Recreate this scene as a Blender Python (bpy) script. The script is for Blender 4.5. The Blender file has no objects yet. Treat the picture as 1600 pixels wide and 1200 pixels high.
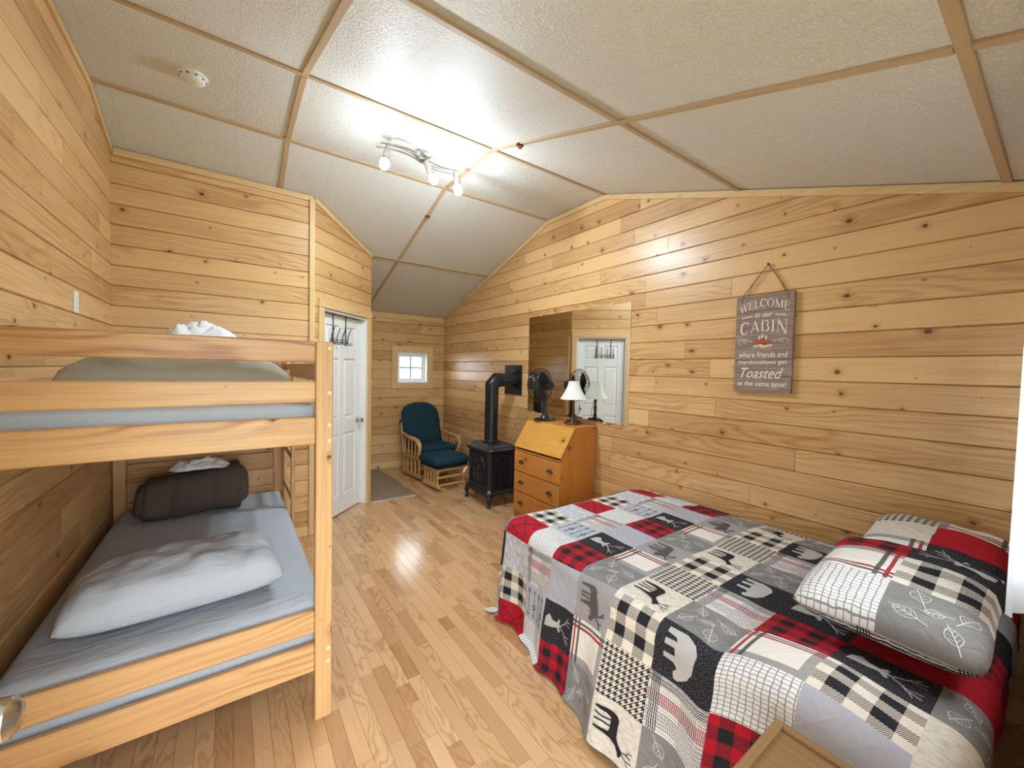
import bpy, bmesh, math, random
from mathutils import Vector, Matrix
from mathutils import noise as mnoise
from mathutils.geometry import tessellate_polygon
PI = math.pi
scene = bpy.context.scene
COL = scene.collection
random.seed(7)

# ------------------------------------------------------------------ camera, world, exposure
cam_d = bpy.data.cameras.new('camera')
cam_d.sensor_fit = 'HORIZONTAL'; cam_d.sensor_width = 36.0
cam_d.lens = 620.52 / 1600 * 36.0
cam_d.clip_start = 0.02
cam = bpy.data.objects.new('camera', cam_d); COL.objects.link(cam)
_r = Vector((0.8156, -0.5782, 0.0209)); _d = Vector((-0.0029, -0.0402, -0.9992)); _f = Vector((0.5786, 0.8149, -0.0345))
_r.normalize(); _f.normalize(); _u = _r.cross(_f).normalized()
M = Matrix(((_r.x, _u.x, -_f.x, 0), (_r.y, _u.y, -_f.y, 0), (_r.z, _u.z, -_f.z, 1.5), (0, 0, 0, 1)))
cam.matrix_world = M
scene.camera = cam

SKY = 10.5            # overcast sky
BULB = 1750.0         # bulb glass emission
scene.view_settings.view_transform = 'Standard'
scene.view_settings.look = 'None'
scene.view_settings.gamma = 1.0
scene.view_settings.use_curve_mapping = False
scene.view_settings.exposure = 0.3
w = bpy.data.worlds.new('sky'); scene.world = w; w.use_nodes = True
bg = w.node_tree.nodes['Background']
bg.inputs[0].default_value = (0.86, 0.94, 1.0, 1); bg.inputs[1].default_value = SKY

def portal(name, loc, rot, sx, sy):
    l = bpy.data.lights.new(name, 'AREA'); l.shape = 'RECTANGLE'; l.size = sx; l.size_y = sy
    l.energy = 1.0; l.cycles.is_portal = True
    o = bpy.data.objects.new(name, l); COL.objects.link(o); o.location = loc; o.rotation_euler = rot
    return o
portal('doorway_portal', (0.07, -0.14, 1.02), (PI / 2, 0, 0), 0.86, 2.04)
portal('front_window_portal', (1.9, -0.14, 1.45), (PI / 2, 0, 0), 0.9, 1.0)
portal('back_window_portal', (2.294, 6.02, 1.508), (-PI / 2, 0, 0), 0.45, 0.45)

# ------------------------------------------------------------------ room dimensions
XL, XR, YF, YB = -0.68, 2.83, -0.04, 5.9
YBUNK = 3.87
C0 = (0.592, 3.87); C1 = (1.27, 4.548)      # the diagonal wall
ZFLAT, YN, YS = 3.135, 2.55, 3.345          # flat strip of the ceiling
SL = 0.319
def zc(y):
    return min(ZFLAT, ZFLAT - SL * (YN - y), ZFLAT - SL * (y - YS))

# ------------------------------------------------------------------ node helpers
class NT:
    def __init__(s, name):
        s.m = bpy.data.materials.new(name); s.m.use_nodes = True
        s.t = s.m.node_tree; s.b = s.t.nodes['Principled BSDF']
    def n(s, kind, **kw):
        nd = s.t.nodes.new(kind)
        for k, v in kw.items(): setattr(nd, k, v)
        return nd
    def link(s, a, b): s.t.links.new(a, b)
    def put(s, sock, v):
        if v is None: return
        if isinstance(v, bpy.types.NodeSocket): s.link(v, sock)
        else: sock.default_value = v
    def m_(s, op, a, b=None, c=None, clamp=False):
        nd = s.n('ShaderNodeMath', operation=op, use_clamp=clamp)
        s.put(nd.inputs[0], a); s.put(nd.inputs[1], b); s.put(nd.inputs[2], c)
        return nd.outputs[0]
    def add(s, a, b): return s.m_('ADD', a, b)
    def mul(s, a, b): return s.m_('MULTIPLY', a, b)
    def sub(s, a, b): return s.m_('SUBTRACT', a, b)
    def lt(s, a, b): return s.m_('LESS_THAN', a, b)
    def gt(s, a, b): return s.m_('GREATER_THAN', a, b)
    def frac(s, a): return s.m_('FRACT', a)
    def par(s, a): return s.m_('FLOOR', s.m_('MODULO', a, 2.0))      # 0/1 parity of a positive number
    def xyz(s, v):
        nd = s.n('ShaderNodeSeparateXYZ'); s.link(v, nd.inputs[0]); return nd.outputs
    def vec(s, x, y, z=0.0):
        nd = s.n('ShaderNodeCombineXYZ'); s.put(nd.inputs[0], x); s.put(nd.inputs[1], y); s.put(nd.inputs[2], z); return nd.outputs[0]
    def mix(s, f, a, b):
        nd = s.n('ShaderNodeMix', data_type='RGBA'); s.put(nd.inputs[0], f)
        s.put(nd.inputs[6], a if isinstance(a, bpy.types.NodeSocket) else (*a, 1)); s.put(nd.inputs[7], b if isinstance(b, bpy.types.NodeSocket) else (*b, 1))
        return nd.outputs[2]
    def noise(s, v, scale, detail=2.0, rough=0.5, dist=0.0):
        nd = s.n('ShaderNodeTexNoise'); s.link(v, nd.inputs['Vector']) if v is not None else None
        nd.inputs['Scale'].default_value = scale; nd.inputs['Detail'].default_value = detail
        nd.inputs['Roughness'].default_value = rough; nd.inputs['Distortion'].default_value = dist
        return nd.outputs['Fac']
    def ramp(s, f, lo, hi):
        nd = s.n('ShaderNodeMapRange', interpolation_type='SMOOTHSTEP'); s.put(nd.inputs[0], f)
        nd.inputs[1].default_value = lo; nd.inputs[2].default_value = hi; nd.inputs[3].default_value = 0; nd.inputs[4].default_value = 1
        return nd.outputs[0]
    def bump(s, h, strength=0.3, dist=0.01):
        nd = s.n('ShaderNodeBump'); s.link(h, nd.inputs['Height']); nd.inputs['Strength'].default_value = strength; nd.inputs['Distance'].default_value = dist
        s.link(nd.outputs[0], s.b.inputs['Normal'])
    def obj(s): return s.n('ShaderNodeTexCoord').outputs['Object']
    def uv(s, name):
        nd = s.n('ShaderNodeUVMap'); nd.uv_map = name; return nd.outputs[0]
    def rnd(s):
        a = s.n('ShaderNodeObjectInfo').outputs['Random']; b = s.n('ShaderNodeNewGeometry').outputs['Random Per Island']
        return s.frac(s.add(a, b))
    def fin(s, col=None, rough=0.5, metal=0.0, spec=None, coat=None):
        if col is not None: s.put(s.b.inputs['Base Color'], col if isinstance(col, bpy.types.NodeSocket) else (*col, 1))
        s.put(s.b.inputs['Roughness'], rough); s.put(s.b.inputs['Metallic'], metal)
        if spec is not None: s.b.inputs['Specular IOR Level'].default_value = spec
        if coat is not None: s.b.inputs['Coat Weight'].default_value = coat; s.b.inputs['Coat Roughness'].default_value = 0.15
        return s.m

def plain(name, col, rough=0.5, metal=0.0, var=0.06, scale=30.0, spec=None, bump=0.0):
    t = NT(name); v = t.obj(); n = t.noise(v, scale, 3)
    c = t.mix(n, tuple(x * (1 - var) for x in col), tuple(min(1, x * (1 + var)) for x in col))
    if bump: t.bump(t.noise(v, scale * 6, 2), bump, 0.003)
    return t.fin(c, rough, metal, spec)

def wood(name, light, dark, axis='X', rough=0.33, knots=0.55, ring=0.5, kcol=(0.10, 0.035, 0.012), tone=0.5, kscale=5.2):
    """sawn pine: the grain runs along the given object axis"""
    t = NT(name); o = t.xyz(t.obj()); r = t.rnd()
    i = 'XYZ'.index(axis); al = o[i]; ac = t.add(o[(i + 1) % 3], t.mul(o[(i + 2) % 3], 1.0))
    al = t.add(al, t.mul(r, 37.0)); ac = t.add(ac, t.mul(r, 11.0))
    # knots
    vd = t.n('ShaderNodeTexVoronoi', voronoi_dimensions='2D', feature='F1'); t.link(t.vec(t.mul(al, 0.8), ac), vd.inputs['Vector'])
    vd.inputs['Scale'].default_value = kscale
    wob = t.mul(t.sub(t.noise(t.vec(al, ac), 60, 2), 0.5), 0.05)
    d = t.add(vd.outputs['Distance'], wob); cr = t.xyz(vd.outputs['Color'])
    size = t.mul(t.mul(cr[0], cr[0]), 0.095); keep = t.lt(cr[1], knots)
    size = t.add(t.mul(size, keep), 0.004)
    rel = t.m_('DIVIDE', d, size)
    kn = t.mul(t.sub(1.0, t.ramp(rel, 0.5, 1.05)), keep)
    halo = t.mul(t.sub(1.0, t.ramp(rel, 0.8, 3.2)), keep)
    # grain
    defl = t.mul(halo, 0.02)
    ac2 = t.add(ac, defl)
    low = t.noise(t.vec(t.mul(al, 0.9), t.mul(ac2, 5.0), t.mul(r, 9.0)), 1.0, 2)
    ph = t.add(t.mul(ac2, 55.0), t.mul(low, 26.0))
    rings = t.m_('POWER', t.add(t.mul(t.m_('SINE', t.mul(ph, 2.6)), 0.5), 0.5), 2.0)
    streak = t.noise(t.vec(t.mul(al, 2.2), t.mul(ac2, 85.0), t.mul(r, 5.0)), 1.0, 4, 0.6)
    sel = t.ramp(t.noise(t.vec(t.mul(al, 0.7), t.mul(ac, 3.0), t.mul(r, 20.0)), 1.0, 1), 0.42, 0.62)
    g = t.add(t.mul(t.mul(rings, sel), ring), t.mul(t.sub(streak, 0.5), 1.1))
    g = t.add(g, t.mul(t.sub(t.frac(t.mul(r, 13.7)), 0.5), tone))
    g = t.add(g, t.add(t.mul(halo, 0.35), t.mul(t.sub(t.noise(t.vec(t.mul(al, 1.6), t.mul(ac, 7.0), t.mul(r, 3.0)), 1.0, 2), 0.5), 0.55)))
    c = t.mix(t.m_('ADD', g, 0.22, clamp=True), light, dark)
    c = t.mix(t.m_('MULTIPLY', kn, 0.92), c, kcol)
    t.bump(t.add(t.mul(streak, 0.5), t.mul(kn, 0.6)), 0.08, 0.003)
    return t.fin(c, t.add(rough, t.mul(streak, 0.12)), 0.0, 0.5)

PINE_L, PINE_D = (0.74, 0.47, 0.21), (0.39, 0.18, 0.055)
mats = {}
mats['wall'] = wood('pine_wall_planks', PINE_L, PINE_D, 'X', 0.27, 0.66, 0.36, tone=0.62, kscale=6.0)
for ax in 'XYZ':
    mats['bunk' + ax] = wood('bunk_pine_' + ax.lower(), (0.64, 0.375, 0.16), (0.33, 0.135, 0.040), ax, 0.36, 0.8, 0.7, tone=0.25, kscale=4.6)
    mats['desk' + ax] = wood('orange_pine_' + ax.lower(), (0.58, 0.225, 0.038), (0.30, 0.088, 0.013), ax, 0.28, 0.6, 0.15, kcol=(0.09, 0.018, 0.006), tone=0.2)
    mats['oak' + ax] = wood('chair_wood_' + ax.lower(), (0.58, 0.33, 0.125), (0.37, 0.175, 0.055), ax, 0.35, 0.0, 0.4, tone=0.1)
    mats['trim' + ax] = wood('pine_trim_' + ax.lower(), (0.76, 0.53, 0.255), (0.57, 0.345, 0.135), ax, 0.38, 0.25, 0.3, tone=0.2)
    mats['batten' + ax] = wood('ceiling_batten_' + ax.lower(), (0.56, 0.40, 0.235), (0.42, 0.275, 0.14), ax, 0.5, 0.1, 0.2, tone=0.1)
    mats['night' + ax] = wood('nightstand_oak_' + ax.lower(), (0.30, 0.175, 0.07), (0.16, 0.08, 0.028), ax, 0.42, 0.15, 0.45, tone=0.15)
mats['lid'] = wood('desk_lid_pine', (0.70, 0.36, 0.075), (0.44, 0.175, 0.026), 'Y', 0.25, 0.6, 0.12, kcol=(0.10, 0.02, 0.006), tone=0.1)

def laminate():
    t = NT('laminate_floor_strip'); o = t.xyz(t.obj()); r = t.rnd()
    al = t.add(o[1], t.mul(r, 31.0)); ac = t.add(o[0], t.mul(r, 17.0))
    low = t.noise(t.vec(t.mul(al, 3.0), t.mul(ac, 9.0)), 1.0, 2)
    ph = t.add(t.mul(ac, 50.0), t.mul(low, 24.0))
    rings = t.m_('POWER', t.add(t.mul(t.m_('SINE', t.mul(ph, 2.2)), 0.5), 0.5), 3.0)
    streak = t.noise(t.vec(t.mul(al, 5.0), t.mul(ac, 160.0)), 1.0, 3, 0.6)
    sel = t.ramp(t.frac(t.mul(r, 7.3)), 0.45, 0.7)
    g = t.add(t.mul(t.mul(rings, sel), 0.5), t.mul(t.sub(streak, 0.5), 0.6))
    g = t.add(g, t.mul(t.m_('POWER', t.frac(t.mul(r, 3.9)), 2.2), 0.75))
    c = t.mix(t.m_('ADD', g, 0.05, clamp=True), (0.66, 0.405, 0.205), (0.41, 0.205, 0.085))
    t.bump(streak, 0.04, 0.002)
    return t.fin(c, t.add(0.13, t.mul(t.noise(t.vec(o[0], o[1]), 9, 3), 0.10)), 0.0, 0.6)
mats['floor'] = laminate()

def ceil_mat():
    t = NT('embossed_ceiling_panel'); v = t.obj(); o = t.xyz(v)
    n1 = t.noise(v, 85, 3, 0.6, 0.6); n2 = t.noise(v, 28, 2)
    h = t.ramp(n1, 0.42, 0.62)
    lx = t.lt(t.m_('ABSOLUTE', t.sub(t.frac(t.add(t.mul(o[0], 1 / 0.622), 20.436)), 0.5)), 0.0028)
    ly = t.lt(t.m_('ABSOLUTE', t.sub(t.frac(t.add(t.mul(o[1], 1 / 0.4), 20.12)), 0.5)), 0.003)
    ln = t.m_('MAXIMUM', t.mul(lx, 0.8), t.mul(ly, 0.12))
    c = t.mix(t.mul(n2, 0.5), (0.80, 0.77, 0.70), (0.74, 0.705, 0.635))
    c = t.mix(t.mul(ln, 0.4), c, (0.45, 0.40, 0.33))
    t.bump(t.sub(h, t.mul(ln, 0.6)), 0.7, 0.0045)
    return t.fin(c, 0.5, 0.0, 0.45)
mats['ceil'] = ceil_mat()

mats['white'] = plain('white_door_paint', (0.80, 0.81, 0.79), 0.38, var=0.02)
mats['vinyl'] = plain('white_window_vinyl', (0.85, 0.86, 0.87), 0.35, var=0.01)
mats['plastic'] = plain('white_plastic', (0.82, 0.80, 0.74), 0.4, var=0.02)
mats['black'] = plain('black_satin_metal', (0.012, 0.012, 0.013), 0.42, 0.0, var=0.2)
mats['iron'] = plain('black_cast_iron', (0.011, 0.012, 0.015), 0.34, 0.0, var=0.25, scale=60, bump=0.12, spec=0.5)
mats['pipe'] = plain('black_stove_pipe', (0.008, 0.008, 0.009), 0.36, 0.0, var=0.15, spec=0.4)
mats['blackpl'] = plain('black_plastic', (0.009, 0.009, 0.010), 0.3, 0.0, var=0.1)
mats['nickel'] = plain('brushed_nickel', (0.62, 0.61, 0.58), 0.3, 1.0, var=0.05)
mats['steel'] = plain('satin_steel', (0.50, 0.46, 0.38), 0.25, 1.0, var=0.05)
mats['bronze'] = plain('dark_bronze', (0.075, 0.045, 0.025), 0.35, 0.7, var=0.35, scale=90)
mats['brass'] = plain('aged_brass', (0.20, 0.15, 0.085), 0.3, 0.9, var=0.3, scale=120)
mats['copper'] = plain('copper', (0.55, 0.16, 0.05), 0.35, 0.4, var=0.2)
mats['teal'] = plain('dark_teal_fabric', (0.010, 0.042, 0.058), 0.9, var=0.2, scale=200, spec=0.2)
mats['tealdk'] = plain('dark_teal_tie', (0.006, 0.015, 0.022), 0.9, var=0.2, spec=0.2)
mats['brown'] = plain('brown_comforter', (0.075, 0.056, 0.043), 0.75, var=0.12, scale=25, spec=0.3)
def bedding(name, col):
    t = NT(name); v = t.obj(); o = t.xyz(v); n = t.noise(v, 5, 3)
    wv = t.noise(t.vec(t.mul(o[0], 5), t.mul(o[1], 14), t.mul(o[2], 9)), 1, 4, 0.55, 1.2); w2_ = t.noise(v, 26, 2, 0.5, 1.5)
    t.bump(t.add(wv, t.mul(w2_, 0.25)), 0.5, 0.02)
    return t.fin(t.mix(n, tuple(x * 0.95 for x in col), tuple(x * 1.05 for x in col)), 0.8, 0, 0.25)
mats['sheet'] = bedding('blue_grey_sheet', (0.40, 0.425, 0.455)); mats['case'] = bedding('pale_grey_pillowcase', (0.43, 0.46, 0.495)); mats['khaki'] = bedding('khaki_grey_pillowcase', (0.36, 0.335, 0.26))
mats['cloth'] = plain('white_cloth', (0.74, 0.75, 0.76), 0.85, var=0.03, spec=0.2)
mats['shade'] = plain('ivory_lamp_shade', (0.82, 0.80, 0.73), 0.8, var=0.02, spec=0.2)
mats['matt'] = plain('brown_vinyl_sheet', (0.27, 0.205, 0.14), 0.45, var=0.25, scale=40)
mats['alu'] = plain('aluminium_strip', (0.75, 0.74, 0.70), 0.3, 0.6, var=0.04)
mats['string'] = plain('jute_string', (0.20, 0.13, 0.06), 0.9, var=0.2, scale=300)
mats['lilac'] = plain('lilac_plastic', (0.45, 0.38, 0.62), 0.35, var=0.05)
mats['cream'] = plain('cream_grip', (0.80, 0.66, 0.44), 0.4, var=0.05)
mats['boxsp'] = plain('box_spring_fabric', (0.55, 0.53, 0.5), 0.9, var=0.05)
mats['ground'] = plain('outside_grass', (0.20, 0.24, 0.13), 0.95, var=0.3, scale=3)
mats['siding'] = plain('outside_siding', (0.35, 0.28, 0.2), 0.8)
def emis(name, col, st):
    t = NT(name); t.fin(col, 0.4); t.b.inputs['Emission Color'].default_value = (*col, 1); t.b.inputs['Emission Strength'].default_value = st; return t.m
mats['bulb'] = emis('lit_bulb_glass', (0.74, 0.88, 1.0), BULB)
mats['bulb_side'] = emis('glowing_bulb_side', (0.74, 0.88, 1.0), BULB * 0.06)
t = NT('mirror_glass'); mats['mirror'] = t.fin((0.86, 0.88, 0.86), 0.015, 1.0)
t = NT('window_glass'); t.b.inputs['Transmission Weight'].default_value = 1.0; t.b.inputs['IOR'].default_value = 1.02; mats['glass'] = t.fin((1, 1, 1), 0.0)
t = NT('dark_stove_glass'); mats['sglass'] = t.fin((0.02, 0.018, 0.016), 0.12)
t = NT('sheer_curtain'); t.b.inputs['Transmission Weight'].default_value = 0.0
tr = t.n('ShaderNodeBsdfTranslucent'); tr.inputs[0].default_value = (0.42, 0.45, 0.48, 1)
mx = t.n('ShaderNodeMixShader'); mx.inputs[0].default_value = 0.5
t.fin((0.78, 0.80, 0.80), 0.9)
t.link(t.b.outputs[0], mx.inputs[1]); t.link(tr.outputs[0], mx.inputs[2]); t.link(mx.outputs[0], t.t.nodes['Material Output'].inputs[0]); mats['curtain'] = t.m
t = NT('weathered_sign_board'); o = t.xyz(t.obj()); st = t.noise(t.vec(t.mul(o[0], 4), t.mul(o[2], 120)), 1, 4, 0.65)
c = t.mix(t.ramp(st, 0.3, 0.75), (0.19, 0.12, 0.092), (0.40, 0.285, 0.23)); c = t.mix(t.ramp(t.noise(t.vec(t.mul(o[0], 6), t.mul(o[2], 14)), 1, 3), 0.55, 0.8), c, (0.46, 0.36, 0.30)); mats['sign'] = t.fin(c, 0.7)
mats['ink_white'] = plain('cream_lettering', (0.80, 0.73, 0.62), 0.7, var=0.1, scale=90)
mats['ink_red'] = plain('red_flame_paint', (0.42, 0.075, 0.045), 0.7, var=0.3, scale=90)
mats['ink_yellow'] = plain('yellow_flame_paint', (0.80, 0.60, 0.33), 0.7, var=0.1)

# ------------------------------------------------------------------ mesh helpers
class B:
    """collects shapes into one mesh"""
    def __init__(s): s.bm = bmesh.new()
    def _merge(s, tmp, mat=None):
        if mat is not None: bmesh.ops.transform(tmp, matrix=mat, verts=tmp.verts)
        me = bpy.data.meshes.new('tmp'); tmp.to_mesh(me); tmp.free(); s.bm.from_mesh(me); bpy.data.meshes.remove(me)
    def box(s, c, size, bev=0.003, rot=None, seg=1):
        t = bmesh.new(); bmesh.ops.create_cube(t, size=1.0)
        bmesh.ops.scale(t, vec=size, verts=t.verts)
        if bev > 0: bmesh.ops.bevel(t, geom=t.edges[:], offset=min(bev, min(size) * 0.45), segments=seg, profile=0.5, affect='EDGES')
        m = Matrix.Translation(c)
        if rot is not None: m = m @ (rot if isinstance(rot, Matrix) else Matrix.Rotation(rot, 4, 'Z'))
        s._merge(t, m); return s
    def box2(s, a, b, bev=0.003, seg=1):
        a, b = Vector(a), Vector(b); return s.box((a + b) / 2, tuple(abs(v) for v in (b - a)), bev, None, seg)
    def cyl(s, p0, p1, r0, r1=None, n=16, cap=True):
        p0, p1 = Vector(p0), Vector(p1); r1 = r0 if r1 is None else r1; d = p1 - p0
        t = bmesh.new(); bmesh.ops.create_cone(t, cap_ends=cap, segments=n, radius1=r0, radius2=r1, depth=d.length)
        s._merge(t, Matrix.Translation((p0 + p1) / 2) @ d.to_track_quat('Z', 'Y').to_matrix().to_4x4()); return s
    def tube(s, pts, r, n=8, close=False):
        pts = [Vector(p) for p in pts]; N = len(pts); rr = r if isinstance(r, (list, tuple)) else [r] * N
        rings = []; up = None
        for i, p in enumerate(pts):
            if close: tg = (pts[(i + 1) % N] - pts[i - 1])
            else: tg = pts[min(i + 1, N - 1)] - pts[max(i - 1, 0)]
            tg.normalize()
            if up is None:
                up = Vector((0, 0, 1)) if abs(tg.z) < 0.9 else Vector((1, 0, 0))
            sd = tg.cross(up)
            if sd.length < 1e-5: sd = tg.orthogonal()
            sd.normalize(); up = sd.cross(tg).normalized()
            rings.append([s.bm.verts.new(p + (sd * math.cos(a) + up * math.sin(a)) * rr[i]) for a in (2 * PI * k / n for k in range(n))])
        for i in range(N if close else N - 1):
            a, b = rings[i], rings[(i + 1) % N]
            for k in range(n): s.bm.faces.new((a[k], a[(k + 1) % n], b[(k + 1) % n], b[k]))
        if not close: s.bm.faces.new(rings[0][::-1]); s.bm.faces.new(rings[-1])
        return s
    def lathe(s, prof, c=(0, 0, 0), n=24, m=None, cap=True):
        t = bmesh.new(); rings = []
        for r, z in prof: rings.append([t.verts.new((r * math.cos(2 * PI * k / n), r * math.sin(2 * PI * k / n), z)) for k in range(n)])
        for a, b in zip(rings, rings[1:]):
            for k in range(n): t.faces.new((a[k], a[(k + 1) % n], b[(k + 1) % n], b[k]))
        if cap: t.faces.new(rings[0][::-1]); t.faces.new(rings[-1])
        s._merge(t, Matrix.Translation(c) @ m if m is not None else Matrix.Translation(c)); return s
    def prism(s, poly, axis, a, b, bev=0.0):
        """polygon in the plane across axis, extruded from a to b"""
        def P(p, h):
            return {'X': (h, p[0], p[1]), 'Y': (p[0], h, p[1]), 'Z': (p[0], p[1], h)}[axis]
        t = bmesh.new(); lo = [t.verts.new(P(p, a)) for p in poly]; hi = [t.verts.new(P(p, b)) for p in poly]
        t.faces.new(lo[::-1]); t.faces.new(hi); n = len(poly)
        for k in range(n): t.faces.new((lo[k], lo[(k + 1) % n], hi[(k + 1) % n], hi[k]))
        bmesh.ops.recalc_face_normals(t, faces=t.faces)
        if bev: bmesh.ops.bevel(t, geom=t.edges[:], offset=bev, segments=1, affect='EDGES')
        s._merge(t); return s
    def grid(s, f, nu, nv, closeu=False):
        vs = [[s.bm.verts.new(f(i / (nu if closeu else nu - 1), j / (nv - 1))) for j in range(nv)] for i in range(nu)]
        for i in range(nu if closeu else nu - 1):
            for j in range(nv - 1): s.bm.faces.new((vs[i][j], vs[(i + 1) % nu][j], vs[(i + 1) % nu][j + 1], vs[i][j + 1]))
        return s
    def make(s, name, mat, parent=None, smooth=False, loc=None, norm=True):
        if norm: bmesh.ops.recalc_face_normals(s.bm, faces=s.bm.faces)
        me = bpy.data.meshes.new(name); s.bm.to_mesh(me); s.bm.free()
        return put(name, me, mat, parent, smooth, loc)

def put(name, me, mat, parent=None, smooth=False, loc=None):
    if mat is not None and not me.materials: me.materials.append(mats[mat] if isinstance(mat, str) else mat)
    if smooth:
        me.polygons.foreach_set('use_smooth', [True] * len(me.polygons))
        if smooth != 'all': me.set_sharp_from_angle(angle=math.radians(40))
    o = bpy.data.objects.new(name, me); COL.objects.link(o)
    if parent is not None: o.parent = parent
    if loc is not None: o.location = loc
    return o
def tag(o, label, cat, group=None, kind=None):
    o['label'] = label; o['category'] = cat
    if group: o['group'] = group
    if kind: o['kind'] = kind
    return o
def thing(name, label, cat, loc=(0, 0, 0), rz=0.0, group=None):
    o = bpy.data.objects.new(name, None); COL.objects.link(o); o.empty_display_size = 0.05
    o.location = loc; o.rotation_euler = (0, 0, rz); return tag(o, label, cat, group)
def structure(o, label, cat): return tag(o, label, cat, kind='structure')
def nz(x, y=0.0, z=0.0): return mnoise.noise(Vector((x, y, z)))

# ------------------------------------------------------------------ tongue and groove walls
ROW = 0.1394; PH = -0.0606; TH = 0.014
def clip(poly, a, b, c):            # keep a*u + b*z <= c
    out = []; n = len(poly)
    for i in range(n):
        p, q = poly[i], poly[(i + 1) % n]; fp = a * p[0] + b * p[1] - c; fq = a * q[0] + b * q[1] - c
        if fp <= 0: out.append(p)
        if (fp < 0 < fq) or (fq < 0 < fp):
            k = fp / (fp - fq); out.append((p[0] + k * (q[0] - p[0]), p[1] + k * (q[1] - p[1])))
    return out
def area(p): return 0.5 * sum(p[i][0] * p[(i + 1) % len(p)][1] - p[(i + 1) % len(p)][0] * p[i][1] for i in range(len(p)))
def inset(poly, dz, du):
    n = len(poly); L = []
    for i in range(n):
        p, q = poly[i], poly[(i + 1) % n]; dx, dy = q[0] - p[0], q[1] - p[1]; l = math.hypot(dx, dy)
        nx, ny = -dy / l, dx / l; off = du if abs(nx) > 0.9 else dz
        L.append((nx, ny, nx * p[0] + ny * p[1] + off))
    out = []
    for i in range(n):
        a, b = L[i - 1], L[i]; det = a[0] * b[1] - a[1] * b[0]
        if abs(det) < 1e-6: return None
        out.append(((a[2] * b[1] - a[1] * b[2]) / det, (a[0] * b[2] - a[2] * b[0]) / det))
    return out
def clean(poly, eps=0.002):
    out = []
    for p in poly:
        if not out or math.hypot(p[0] - out[-1][0], p[1] - out[-1][1]) > eps: out.append(p)
    if len(out) > 1 and math.hypot(out[0][0] - out[-1][0], out[0][1] - out[-1][1]) <= eps: out.pop()
    return out
def subtract(rects, h):
    res = []
    for (u0, u1, z0, z1) in rects:
        a0, a1, b0, b1 = h
        if u1 <= a0 or u0 >= a1 or z1 <= b0 or z0 >= b1: res.append((u0, u1, z0, z1)); continue
        if u0 < a0: res.append((u0, a0, z0, z1))
        if u1 > a1: res.append((a1, u1, z0, z1))
        m0, m1 = max(u0, a0), min(u1, a1)
        if z0 < b0: res.append((m0, m1, z0, b0))
        if z1 > b1: res.append((m0, m1, b1, z1))
    return res
def plank_wall(parent, org, U, L, halfs, seed, holes=(), meanlen=1.9, ztop=3.2, joints=None):
    rng = random.Random(seed); U = Vector((U[0], U[1], 0)).normalized(); Z = Vector((0, 0, 1)); N = Z.cross(U)
    k = 0
    while PH + k * ROW < ztop:
        z0, z1 = max(0.0, PH + k * ROW), PH + (k + 1) * ROW
        cuts = [0.0]
        if joints and k in joints: cuts += joints[k]
        elif meanlen < L:
            u = rng.uniform(0.25, meanlen)
            while u < L - 0.2: cuts.append(u); u += rng.uniform(0.6, 1.4) * meanlen
        cuts.append(L); rects = [(a, b, z0, z1) for a, b in zip(cuts, cuts[1:])]
        for h in holes: rects = subtract(rects, h)
        for (u0, u1, a, b) in rects:
            poly = [(u0, a), (u1, a), (u1, b), (u0, b)]
            for h in halfs: poly = clip(poly, *h)
            poly = clean(poly)
            if len(poly) < 3 or area(poly) < 0.0004: continue
            ux = min(p[0] for p in poly); zx = min(p[1] for p in poly)
            poly = [(p[0] - ux, p[1] - zx) for p in poly]
            n = len(poly); sh_ = inset(poly, 0.0011, 0.0004) or poly
            if area(sh_) <= 0: sh_ = poly
            fr = inset(sh_, 0.0046, 0.0008)
            poly = sh_
            if fr is None or area(fr) <= 0: fr = poly
            vs = [(p[0], 0, p[1]) for p in poly] + [(p[0], TH - 0.006, p[1]) for p in poly] + [(p[0], TH, p[1]) for p in fr]
            fs = [tuple(2 * n + i for i in range(n))[::-1]]
            for i in range(n):
                j = (i + 1) % n; fs += [(n + i, n + j, 2 * n + j, 2 * n + i)[::-1], (i, j, n + j, n + i)[::-1]]
            me = bpy.data.meshes.new('plank'); me.from_pydata(vs, [], fs); me.update()
            o = put('plank', me, 'wall', parent)
            p0 = Vector(org) + U * ux + Z * zx
            o.matrix_local = Matrix(((U.x, N.x, 0, p0.x), (U.y, N.y, 0, p0.y), (0, 0, 1, p0.z), (0, 0, 0, 1)))
        k += 1

mats['backing'] = plain('dark_wall_backing', (0.16, 0.09, 0.04), 0.9)
OUT = 0.10
# right wall: gable end
SEAL = 0.03
prof = [(YF, 0), (YB, 0), (YB, zc(YB) + SEAL), (YS, ZFLAT + SEAL), (YN, ZFLAT + SEAL), (YF, zc(YF) + SEAL)]
wr = structure(B().prism(prof, 'X', XR, XR + OUT).make('wall_right', 'backing'), 'knotty pine plank gable wall behind the mirror and bed', 'wall')
hf_y = [(SL, 1, ZFLAT + SL * YS - SL * YF), (-SL, 1, ZFLAT - SL * YN + SL * YF), (0, 1, ZFLAT)]
J = {5: [1.25, 2.45], 6: [2.42, 3.6], 7: [1.0, 3.9], 8: [2.05, 4.4], 9: [1.5, 3.2, 4.9], 10: [2.0, 4.2], 11: [1.55, 2.18, 4.6], 12: [1.75, 3.7], 13: [1.37, 3.4, 4.7], 14: [2.0, 4.4], 15: [1.42, 2.12, 4.8],
     16: [2.12, 3.7], 17: [2.62, 4.2], 18: [1.92, 2.9, 4.1], 19: [2.25, 3.3, 4.9], 20: [2.4, 3.8], 21: [2.2], 22: [2.7]}
plank_wall(wr, (XR, YF, 0), (0, 1), YB - YF, hf_y, 11, joints=J)
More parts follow.
